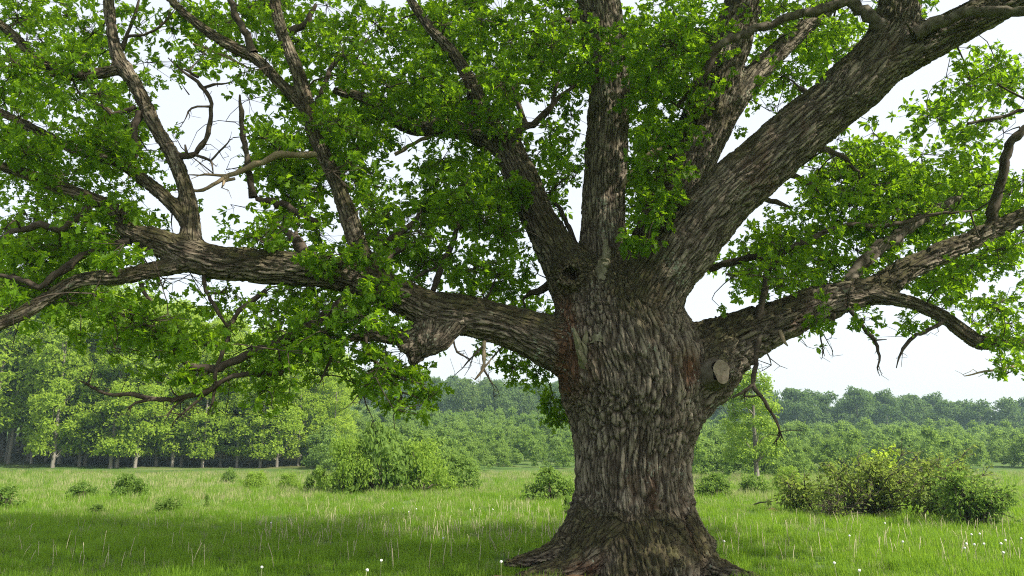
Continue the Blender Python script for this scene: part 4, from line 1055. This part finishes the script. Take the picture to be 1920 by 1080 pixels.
def place_first(protos, used, k, loc, rz, scl):
    if not used[k]:
        used[k] = True
        o = protos[k]; o.location = [float(c) for c in loc]; o.rotation_euler = (0, 0, rz); o.scale = scl
        return o
    return copy_tree(protos[k], loc, rz, scl)

# left wood: edge row follows the meadow, then deeper rows
used = [False] * 5
def wood_at(px, Y, hs, kinds):
    x = (px - CX) / FPX * Y
    k = kinds[rng.integers(len(kinds))]
    s = hs / [17, 18.5, 16, 15, 19][k]
    ws = s * rng.uniform(0.95, 1.3)
    return place_first(wood, used, k, (x, Y, ground_h(x, Y)[0] - 0.05), rng.random() * 6.28, (ws, ws, s))
hprof = lambda px: np.interp(px, [-200, 0, 120, 230, 330, 420, 520, 600, 660], [20.5, 20, 20, 17.5, 16.5, 15.5, 14, 12.5, 11.5])
front_row = []
for px in np.arange(-190, 650, 29):
    Y = 82 + 10 * max(0, px) / 640 + rng.uniform(-1.5, 2.5)
    if px < 110: kinds = [1, 4, 0]; Y += 4
    else: kinds = [2, 3, 2, 3, 0]
    front_row.append((px, wood_at(px + rng.uniform(-10, 10), Y, hprof(px) * rng.uniform(0.80, 1.0), kinds)))
for row in range(1, 7):
    for px in np.arange(-200, 640, 40 if row < 4 else 52):
        Y = 84 + 10 * max(0, px) / 640 + row * 5.5 - (2.0 if row == 1 else 0) + rng.uniform(-2, 2)
        wood_at(px + rng.uniform(-18, 18), Y, hprof(px) * rng.uniform(0.92, 1.18) * (1 + 0.02 * row), [2, 3, 2, 0] if (row == 1 and px > 110) else ([0, 1, 4, 4] if px < 380 else [0, 1, 2]))

ORD = 'first second third fourth fifth sixth seventh eighth ninth tenth eleventh twelfth thirteenth fourteenth fifteenth sixteenth seventeenth eighteenth nineteenth twentieth twenty-first twenty-second twenty-third twenty-fourth'.split()
k = 0
for px, o in front_row:
    if px < 0 or k >= 24: continue
    o['label'] = ('tall bare-stemmed tree, ' if px < 110 else 'low-branched bright green tree, ') + ORD[k] + ' from the left in the front row of the left wood'
    k += 1

# far wood
usedh = [False] * 4
def hill_at(x, Y, s, k):
    place_first(hill, usedh, k, (x, Y, ground_h(x, Y)[0] - 0.2), rng.random() * 6.28, (s * rng.uniform(.9, 1.15), s * rng.uniform(.9, 1.15), s))
for Yr in (205, 222, 240, 262, 288, 316, 345):
    for px in np.arange(640, 2080, 56 - (Yr - 205) * 0.08):
        if px < 820 and Yr < 240: continue
        Y = Yr + rng.uniform(-7, 7)
        hill_at((px + rng.uniform(-20, 20) - CX) / FPX * Y, Y, rng.uniform(0.78, 1.12), rng.integers(4))

# ------------------------------------------------------------------ instanced masses (nobody could count them)
def instances(name, pts, rz, scl, idx, sources, label, tilt=None):
    lib = bpy.data.collections.new(name + '_source')
    for k, s in enumerate(sources):
        s.name = 'src%02d_%s' % (k, name)
        lib.objects.link(s)
    me = bpy.data.meshes.new(name)
    me.vertices.add(len(pts)); me.vertices.foreach_set('co', np.asarray(pts, np.float32).ravel())
    rot = np.zeros((len(pts), 3)); rot[:, 2] = rz
    if tilt is not None: rot[:, :2] = tilt
    s3 = np.repeat(np.asarray(scl, float)[:, None], 3, 1) if np.ndim(scl) == 1 else np.asarray(scl)
    for nm, typ, arr in (('rot', 'FLOAT_VECTOR', rot), ('scl', 'FLOAT_VECTOR', s3)):
        a_ = me.attributes.new(nm, typ, 'POINT'); a_.data.foreach_set('vector', np.asarray(arr, np.float32).ravel())
    a_ = me.attributes.new('idx', 'INT', 'POINT'); a_.data.foreach_set('value', np.asarray(idx, np.int32))
    o = mobj(name, me)
    ng = bpy.data.node_groups.new(name, 'GeometryNodeTree')
    ng.interface.new_socket('Geometry', in_out='INPUT', socket_type='NodeSocketGeometry')
    ng.interface.new_socket('Geometry', in_out='OUTPUT', socket_type='NodeSocketGeometry')
    n, l = ng.nodes, ng.links
    gi, go = n.new('NodeGroupInput'), n.new('NodeGroupOutput')
    ci = n.new('GeometryNodeCollectionInfo'); ci.inputs['Collection'].default_value = lib
    ci.inputs['Separate Children'].default_value = True; ci.inputs['Reset Children'].default_value = True
    ip = n.new('GeometryNodeInstanceOnPoints'); ip.inputs['Pick Instance'].default_value = True
    def na(nm, typ):
        q = n.new('GeometryNodeInputNamedAttribute'); q.data_type = typ; q.inputs['Name'].default_value = nm
        return q.outputs['Attribute']
    m2p = n.new('GeometryNodeMeshToPoints')
    l.new(gi.outputs[0], m2p.inputs['Mesh']); l.new(m2p.outputs['Points'], ip.inputs['Points'])
    l.new(ci.outputs[0], ip.inputs['Instance'])
    l.new(na('idx', 'INT'), ip.inputs['Instance Index'])
    e2r = n.new('FunctionNodeEulerToRotation'); l.new(na('rot', 'FLOAT_VECTOR'), e2r.inputs[0])
    l.new(e2r.outputs[0], ip.inputs['Rotation']); l.new(na('scl', 'FLOAT_VECTOR'), ip.inputs['Scale'])
    l.new(ip.outputs[0], go.inputs[0])
    md = o.modifiers.new('scatter', 'NODES'); md.node_group = ng
    return tag(o, label, kind='stuff')

# sapling thicket on the slope
def sapling_mesh(H, rm, npf, per, leaf, mat, prof=cone):
    c, r_ = crown_points(npf, prof, 0.25, H, rm, 0.42)
    p, fr, sz = foliage_faces(c, r_, np.full(npf, per), leaf)
    return leaf_mesh('sapling', 'spray', p, fr, sz, mat)
saps = [mobj('sapling', sapling_mesh(H, rm, 26, 50, 0.26, M_THICK if q else M_SHRUB, dome if q < 2 else cone), link=False) for q, (H, rm) in enumerate([(2.6, 1.5), (3.0, 1.4), (3.6, 1.3), (3.3, 1.5)])]
px_ = rng.uniform(560, 2150, 6000); Y_ = 48 + 170 * rng.random(6000) ** 0.8
x_ = (px_ - CX) / FPX * Y_
lim = np.interp(px_, [560, 660, 860, 900, 1000, 1080, 1290, 1420, 1560, 1700, 1900, 2150], [100, 52, 60, 80, 92, 80, 62, 66, 70, 76, 88, 110])
ok = (Y_ > lim + 20 * (n2(x_ * 0.1, Y_ * 0.1, 77) - 0.5)) & ~((px_ > 1650) & (n2(x_ * 0.06, Y_ * 0.06, 78) < 0.32))
pts = np.column_stack([x_, Y_])[ok][:1700]
zz = ground_h(pts[:, 0], pts[:, 1])
sc = rng.uniform(0.5, 1.25, len(pts)) * np.interp(pts[:, 1], [45, 80, 200], [0.75, 0.95, 1.25])
instances('hillside_thicket', np.column_stack([pts, zz - 0.05]), rng.random(len(pts)) * 6.28, sc, rng.integers(0, 4, len(pts)), saps, 'dense green sapling thicket covering the slope behind the meadow')

# grass
def tuft(nb, h, spread, width, mat, lean=0.35):
    base = rng.normal(0, spread, (nb, 2)); a_ = rng.random(nb) * 2 * np.pi
    hh = h * rng.uniform(0.55, 1.15, nb); ln = rng.uniform(0.1, 1.0, nb) * lean * hh
    dx, dy = np.cos(a_), np.sin(a_)
    wx, wy = -dy * width / 2, dx * width / 2
    p0 = np.column_stack([base, np.zeros(nb) - 0.02])
    w_ = np.column_stack([wx, wy, np.zeros(nb)])
    mid = p0 + np.column_stack([dx * ln * 0.3, dy * ln * 0.3, hh * 0.6])
    tip = p0 + np.column_stack([dx * ln, dy * ln, hh])
    v = np.stack([p0 - w_, p0 + w_, mid + w_ * 0.8, mid - w_ * 0.8, tip], 1).reshape(-1, 3)
    k = np.arange(nb) * 5
    q4 = np.stack([k, k + 1, k + 2, k + 3], -1); t3 = np.stack([k + 3, k + 2, k + 4], -1)
    tn = rng.random(nb)
    return np_mesh('tuft', v, [q4, t3], mat, False, {'tint': ('FACE', 'FLOAT', np.concatenate([tn, tn]))})
tufts = [mobj('tuft', tuft(26, h, 0.075, wd, M_GRASS), link=False) for h, wd in [(0.15, .009), (0.19, .009), (0.12, .010), (0.24, .008)]] + [mobj('tuft', tuft(20, h, 0.08, .008, M_DRYGRASS, .5), link=False) for h in (.17, .22)]
gp, gs = [], []
for y0, y1, dens, s0 in [(8.5, 13, 62, 0.85), (13, 18, 44, 0.95), (18, 28, 22, 1.15), (28, 45, 8.5, 1.6), (45, 78, 3.2, 2.1)]:
    n_ = int(dens * (y1 - y0) * (y0 + y1) * 0.5 * 1.72)
    y = np.sqrt(rng.random(n_) * (y1 ** 2 - y0 ** 2) + y0 ** 2); x = rng.uniform(-0.86, 0.86, n_) * y
    gp.append(np.column_stack([x, y])); gs.append(np.full(n_, s0))
gp = np.concatenate(gp); gs = np.concatenate(gs)
nz1 = np.clip((n2(gp[:, 0] * 0.9, gp[:, 1] * 0.7, 101) - 0.5) * 1.5 + 0.5, 0.05, 1); nz2 = n2(gp[:, 0] * 0.16, gp[:, 1] * 0.16, 103)
dtree = np.hypot(gp[:, 0] - 1.85, gp[:, 1] - 11.7)
keep = (dtree > 1.15 + 0.25 * rng.random(len(gp)))
bare = ((gp[:, 0] + 0.1) / 1.0) ** 2 + ((gp[:, 1] - 10.85) / 0.42) ** 2 < 1.0
keep &= ~(bare & (rng.random(len(gp)) < 0.8))
keep &= rng.random(len(gp)) < np.clip(0.35 + 1.2 * nz1, 0, 1)
gp, gs, nz1, nz2 = gp[keep], gs[keep], nz1[keep], nz2[keep]
hz = gs * (0.35 + 1.05 * nz1) * (0.7 + 0.6 * nz2)
gz = ground_h(gp[:, 0], gp[:, 1])
instances('meadow_grass', np.column_stack([gp, gz]), rng.random(len(gp)) * 6.28, np.column_stack([gs, gs, hz * 1.0]), np.where(rng.random(len(gp)) < np.interp(gp[:, 1], [12, 18, 30, 50, 80], [.04, .10, .30, .50, .45]) * (0.4 + 1.3 * nz2), 4 + rng.integers(0, 2, len(gp)), rng.integers(0, 4, len(gp))), tufts, 'lush green grass of the open meadow', tilt=rng.normal(0, 0.12, (len(gp), 2)))

# dry stalks standing in the grass
T = Tubes()
cand = []
for n_, xa, xb, ya, yb in [(230, 480, 1080, 985, 1025), (40, 480, 1080, 1030, 1075), (45, 40, 480, 985, 1070), (110, 1320, 1920, 985, 1060), (60, 560, 1060, 955, 985)]:
    cand.append(np.column_stack([rng.uniform(xa, xb, n_), rng.uniform(ya, yb, n_)]))
for px, py in np.concatenate(cand):
    g = PG(np.array(px), np.array(py))
    if np.hypot(g[0] - 1.85, g[1] - 11.8) < 1.5: continue
    g[2] = ground_h(g[0], g[1])[0]
    h = rng.uniform(0.18, 0.42); l_ = rng.normal(0, 0.05, 2)
    T.add(np.array([g, g + [l_[0] * .4, l_[1] * .4, h * .55], g + [l_[0], l_[1], h]]), np.array([0.0045, 0.004, 0.003]), 4, wob=0.2)
tag(mobj('dry_stalks', T.mesh('dry_stalks', M_STRAW)), 'pale dry stalks standing in the meadow grass', kind='stuff')

# ------------------------------------------------------------------ shrubs of the meadow, each a thing
def shrub_proto(npf, per, leaf, mat, stems, prof=dome, rs=0.26, droop=False):
    c, r_ = crown_points(npf, prof, 0.08, 0.88, 0.85, rs)
    p, fr, sz = foliage_faces(c, r_, np.full(npf, per), leaf, shell=0.3)
    cm = leaf_mesh('foliage', 'plain', p, fr, sz, mat)
    T = Tubes()
    for k in range(stems):
        t = c[rng.integers(npf)] * np.array([1, 1, 1.05])
        b = np.array([rng.normal(0, .08), rng.normal(0, .08), -0.04])
        T.add(np.array([b, b * .6 + t * .4 + [0, 0, .12], t]), np.array([.022, .015, .006]), 5)
    return cm, T.mesh('stems', M_TWIG)
protos = [shrub_proto(34, 60, 0.12, M_SHRUB, 12), shrub_proto(28, 55, 0.13, M_SHRUB, 14), shrub_proto(22, 40, 0.12, M_SHRUB, 16, cone, 0.22), shrub_proto(46, 70, 0.085, M_LONE, 10, dome, 0.24)]
def shrub(k, px, py, wpx, hpx, label, name='bush', cat='bush', group=None):
    g = PG(np.array(float(px)), np.array(float(py)))
    x, y = g[0], g[1]
    y = min(y, 75.0); x = (px - CX) / FPX * y / CP
    s = y / FPX
    o = thing(name, label, cat, (x, y, ground_h(x, y)[0] - 0.02), rng.random() * 6.28, group)
    w_, h_ = wpx * s * 0.54, hpx * s * 1.02
    mobj('foliage', protos[k][0], o)['kind'] = 'stuff'; mobj('stems', protos[k][1], o)
    o.scale = (w_, w_ * 0.9, h_)
    return o
shrub(1, 198, 934, 72, 32, 'low round bush, left one of the pair in the left meadow')
shrub(0, 278, 936, 78, 44, 'taller bush with pale leaf tips, right one of the pair in the left meadow')
shrub(2, 58, 957, 100, 42, 'sparse ragged bush nearest the left edge of the meadow')
shrub(1, 4, 922, 70, 54, 'bush cut by the left edge in front of the wood')
shrub(2, 225, 967, 46, 22, 'tiny sparse shrub in the short grass of the left meadow')
shrub(1, 352, 962, 66, 28, 'small low shrub beside the upright sprig in the left meadow')
shrub(2, 418, 956, 16, 30, 'narrow upright sprig in the left meadow', 'sapling', 'sapling')
shrub(1, 455, 908, 36, 28, 'small dark bush close under the wood edge')
shrub(3, 505, 922, 64, 36, 'grey-green bush in the middle of the meadow before the wood')
shrub(3, 562, 922, 54, 32, 'bush just left of the thicket foot, second of the close pair')
shrub(0, 612, 924, 50, 44, 'rounded bush touching the left end of the thicket')
shrub(3, 662, 928, 110, 100, 'tall leafy bush at the left corner of the thicket')
shrub(0, 722, 926, 150, 118, 'tallest dark bush in front of the thicket')
shrub(3, 795, 924, 140, 92, 'broad bush in front of the thicket, right of the tallest')
shrub(0, 862, 920, 110, 60, 'low bush at the right foot of the thicket')
shrub(0, 1030, 938, 116, 56, 'dense round bush seen just left of the oak trunk')
shrub(2, 1058, 972, 26, 40, 'small brownish sprig beside the left of the oak trunk', 'sapling', 'sapling')
shrub(0, 1322, 932, 80, 40, 'low bush seen just right of the oak trunk')
shrub(1, 1390, 928, 66, 36, 'bush under the lone tree right of the oak')
shrub(3, 1455, 926, 70, 48, 'bush between the lone tree and the brush pile')
shrub(1, 1905, 965, 60, 34, 'low bush at the right edge behind the dark shrub')

# lone tree right of the oak
lone = make_tree('young_tree', 'lone light green tree with straight trunk in the meadow right of the oak', 'tree', None, M_LONE, M_FTRUNK, 7.5, 2.35, 1.3, oval, 96, 0.58, 100, 0.20, 0.17, 12)
g = PG(np.array(1397.0), np.array(902.0)); y = 54.0
lone.location = (float((1397 - CX) / FPX * y / CP), y, float(ground_h((1397 - CX) / FPX * y, y)[0]))

# ------------------------------------------------------------------ brush pile on the right
def brush(name, label, cat, base, stems, leafsize, nleaf, droop, mat=M_BRUSH):
    """stems: list of (tip px, tip py, tip Y offset, bow, leaves along it 0..1)"""
    g = PG(np.array(float(base[0])), np.array(float(base[1]))); g[2] = ground_h(g[0], g[1])[0]
    root = thing(name, label, cat, g)
    inv = Matrix.Translation((-g[0], -g[1], -g[2]))
    lp_, ld2 = [], []
    for (px, py, dy, bow, lv, r0) in stems:
        tip = P(px, py, g[1] + dy)
        st = g + np.array([rng.normal(0, .25), rng.normal(0, .2), -0.05])
        t = np.linspace(0, 1, 9)[:, None]
        q = st + (tip - st) * t + np.array([0, 0, bow]) * np.sin(np.pi * t) + rng.normal(0, .03, (9, 3)) * t
        T = Tubes(); T.add(q, np.linspace(r0, 0.006, 9), 6, wob=.2)
        L = np.linalg.norm(tip - st)
        for k in range(int(5 + 3 * L)):
            u = rng.uniform(0.25, 1.0); b = q[min(8, int(u * 8))]
            e = b + norm((tip - st) * 0.5 + rng.normal(0, 0.9, 3)) * rng.uniform(.25, .6) * np.array([1, 1, 1]) + np.array([0, 0, -0.12 * droop])
            T.add(np.array([b, (b + e) / 2 + [0, 0, .05], e]), np.array([.010, .007, .004]), 4)
            kk = int(nleaf * lv)
            if kk:
                uu = rng.random((kk, 1))
                lp_.append(b + (e - b) * uu + rng.normal(0, 0.07, (kk, 3))); ld2.append(np.repeat((e - b)[None], kk, 0))
        o = mobj('branch', T.mesh('branch', M_TWIG), root); o.matrix_parent_inverse = inv
    lp_ = np.concatenate(lp_); ld2 = np.concatenate(ld2)
    d = norm(norm(ld2) * .6 + rng.normal(0, .6, lp_.shape) + np.array([0, 0, -0.5 * droop]))
    nr = norm(rng.normal(0, .7, lp_.shape) + np.array([0, 0, .6]))
    lp_[:, 2] = np.maximum(lp_[:, 2], 0.02)
    o = mobj('foliage', leaf_mesh('foliage', 'plain', lp_, leaf_frames(d, nr), rng.uniform(.7, 1.3, len(lp_)) * leafsize, mat), root)
    o.matrix_parent_inverse = inv; o['kind'] = 'stuff'
    return root
def fan(n, x0, x1, ytop, ybase, dy=1.0, bow=.2, lv=1.0, r0=.03):
    out = []
    for k in range(n):
        x = x0 + (x1 - x0) * (k + .5) / n + rng.uniform(-12, 12)
        yt = ytop((x - x0) / (x1 - x0)) + rng.uniform(-20, 14); yy = yt + (ybase - yt) * rng.random() ** 1.6 * 0.85
        out.append((x, yy, rng.uniform(-dy, dy), bow * rng.uniform(.5, 1.3), lv * rng.uniform(.6, 1.2), r0 * rng.uniform(.6, 1.2)))
    return out
brush('shrub', 'drooping leafy shrub at the left end of the brush pile', 'shrub', (1490, 962), fan(13, 1465, 1535, lambda t: 905 + 25 * abs(t - .4), 955, .5, .35, 1, .02), .13, 13, 1.0)
brush('brush_pile', 'tangled pile of fallen leafy branches on the grass at right', 'brush pile', (1620, 968),
      fan(30, 1520, 1730, lambda t: 852 + 18 * t + 30 * (1 - t), 955, 1.0, .25, 1.2, .03) +
      [(1795, 880, .3, .1, .5, .05), (1760, 905, -.5, .05, .25, .05), (1720, 890, -.6, .1, .3, .04), (1700, 930, -.8, .1, .15, .04), (1690, 915, -.7, .05, .1, .035), (1640, 930, -.9, .08, .1, .035), (1740, 945, -.9, .1, .2, .035), (1600, 905, -.7, .08, .3, .03), (1560, 885, -.4, .12, .8, .03), (1580, 860, .4, .1, .4, .02), (1725, 850, .3, .05, .35, .02), (1870, 888, .5, .18, .35, .03), (1825, 848, .4, .18, .6, .03), (1545, 862, .3, .1, .3, .02), (1610, 845, -.2, .1, .3, .02), (1700, 838, .1, .05, .3, .02), (1760, 858, .2, .1, .3, .02)], .115, 13, .4)
brush('shrub', 'light green upright shoots rising above the brush pile', 'shrub', (1645, 962), [(1640, 848, .2, .05, 1, .02), (1655, 828, .1, .05, 1.2, .02), (1672, 838, -.1, .05, 1.1, .02), (1625, 858, .3, .05, .9, .02), (1690, 860, 0, .05, .8, .02), (1660, 860, -.2, .0, 1.2, .02)], .14, 12, .2, M_FOREST)
brush('shrub', 'arching leafy branches between the brush pile and dark bush', 'shrub', (1770, 975), fan(18, 1715, 1830, lambda t: 866 + 14 * t, 965, .8, .3, 1.1, .025), .12, 14, .6)
brush('shrub', 'dense dark dome-shaped bush at the right of the brush pile', 'bush', (1830, 988), fan(34, 1755, 1895, lambda t: 905 + 45 * max(0, t - .35), 980, .8, .35, 1.2, .025), .10, 17, .6, M_SHRUB)
brush('brush_heap', 'low sparse heap of twigs before the brush pile', 'twigs', (1565, 975), fan(12, 1525, 1630, lambda t: 940, 975, .5, .12, .5, .015), .09, 8, .5)

# loose fallen stick and two clods of red earth near the pile
T = Tubes(); a1_, b1_ = PG(np.array(1404.), np.array(950.), .02), PG(np.array(1448.), np.array(940.), .32)
T.add(np.array([a1_, (a1_ + b1_) / 2 + [0, 0, .05], b1_]), np.array([.03, .025, .012]), 6, wob=.2)
tag(mobj('fallen_stick', T.mesh('fallen_stick', M_TWIG)), 'bare stick lying slanted in the grass left of the brush pile', 'stick')
def clod(px, py, r_, label):
    g = PG(np.array(float(px)), np.array(float(py))); g[2] = ground_h(g[0], g[1])[0]
    import bmesh
    bm = bmesh.new(); bmesh.ops.create_icosphere(bm, subdivisions=3, radius=1)
    v = np.array([x.co[:] for x in bm.verts])
    k = 0.55 + 0.9 * fbm(v * 2.2 + px, 12, 3)
    for x, co, s in zip(bm.verts, v, k): x.co = co * s * np.array([r_, r_, r_ * .55])
    me = bpy.data.meshes.new('earth_clod'); bm.to_mesh(me); bm.free(); me.materials.append(M_EARTH)
    o = mobj('earth_clod', me); o.location = g; tag(o, label, 'soil')
clod(1447, 962, .22, 'flat reddish clod of earth left of the drooping shrub')
clod(1518, 972, .20, 'reddish brown clod of earth under the drooping shrub')
# bare reddish soil over the front-left root
gx_, gy_ = np.meshgrid(np.linspace(-1.3, 1.7, 70), np.linspace(10.25, 11.35, 34))
e_ = 1 - ((gx_ - .25) / 1.4) ** 2 - ((gy_ - 10.85) / .5) ** 2
hh = ground_h(gx_.ravel(), gy_.ravel()) + np.where(e_.ravel() > 0, np.sqrt(np.maximum(e_.ravel(), 0)) * .10, -.05) - .02 + (n2(gx_.ravel() * 5, gy_.ravel() * 5, 44) - .5) * .07
i, j = np.meshgrid(np.arange(33), np.arange(69), indexing='ij'); a = (i * 70 + j).ravel()
tag(mobj('bare_soil', np_mesh('bare_soil', np.column_stack([gx_.ravel(), gy_.ravel(), hh]), np.stack([a, a + 1, a + 71, a + 70], -1), M_EARTH, True)), 'bare reddish soil over the root left of the trunk', kind='structure')

# ------------------------------------------------------------------ dandelions
import bmesh
bm = bmesh.new(); bmesh.ops.create_icosphere(bm, subdivisions=2, radius=.019)
for x in bm.verts: x.co *= random.uniform(.86, 1.1)
me_head = bpy.data.meshes.new('seed_head'); bm.to_mesh(me_head); bm.free(); me_head.materials.append(M_FLUFF)
T = Tubes(); T.add(np.array([[0, 0, -.02], [.01, .005, .15], [0, 0, .29]]), np.array([.005, .0045, .004]), 5)
me_stem = T.mesh('stem', M_STEM)
DAN = [(938, 1060), (680, 1072), (507, 983), (1567, 1062), (1590, 1008), (1660, 985), (1816, 1023), (1828, 1025), (1848, 1024), (1880, 1024), (1890, 1017), (1820, 1006), (1812, 1031), (1880, 1040), (1690, 1018), (1838, 1004), (1362, 1018), (1062, 994), (735, 955), (763, 962), (780, 956), (880, 958), (925, 957), (711, 1055), (487, 1066), (830, 1012), (1605, 1075), (1909, 1013)]
for k, (px, py) in enumerate(DAN):
    g = PG(np.array(float(px)), np.array(float(py)), .27)
    lab = ('white dandelion clock close beside the root left of the trunk' if k == 0 else 'white dandelion clock at the lower edge left of the bare soil' if k == 1 else
           'white dandelion clock in the grass before the brush pile at right' if px > 1400 else 'white dandelion clock in the open meadow left of the trunk' if px < 1000 else 'white dandelion clock in the grass close behind the oak trunk')
    o = thing('dandelion', lab, 'dandelion', (g[0], g[1], ground_h(g[0], g[1])[0]), rng.random() * 6.28, 'dandelion clocks in the meadow')
    h_ = mobj('seed_head', me_head, o); h_.location = (0, 0, .30)
    mobj('stem', me_stem, o)
    o.rotation_euler = (rng.normal(0, .08), rng.normal(0, .08), rng.random() * 6)

# ------------------------------------------------------------------ haze
hm, n, l = new_mat('haze_air')
pv = n.new('ShaderNodeVolumePrincipled')
pv.inputs['Color'].default_value = (0.60, 0.88, 1.0, 1)
pv.inputs['Density'].default_value = 0.00045
pv.inputs['Anisotropy'].default_value = 0.3
o = n.new('ShaderNodeOutputMaterial'); l.new(pv.outputs[0], o.inputs['Volume'])
x0, x1, y0, y1, z0, z1 = -440, 440, -60, 640, -3, 46
hv = np.array([(x, y, z) for z in (z0, z1) for y in (y0, y1) for x in (x0, x1)], float)
hf = np.array([(0, 2, 3, 1), (4, 5, 7, 6), (0, 1, 5, 4), (2, 6, 7, 3), (0, 4, 6, 2), (1, 3, 7, 5)])
tag(mobj('haze', np_mesh('haze', hv, hf, hm)), 'thin pale morning haze in the air', kind='stuff')
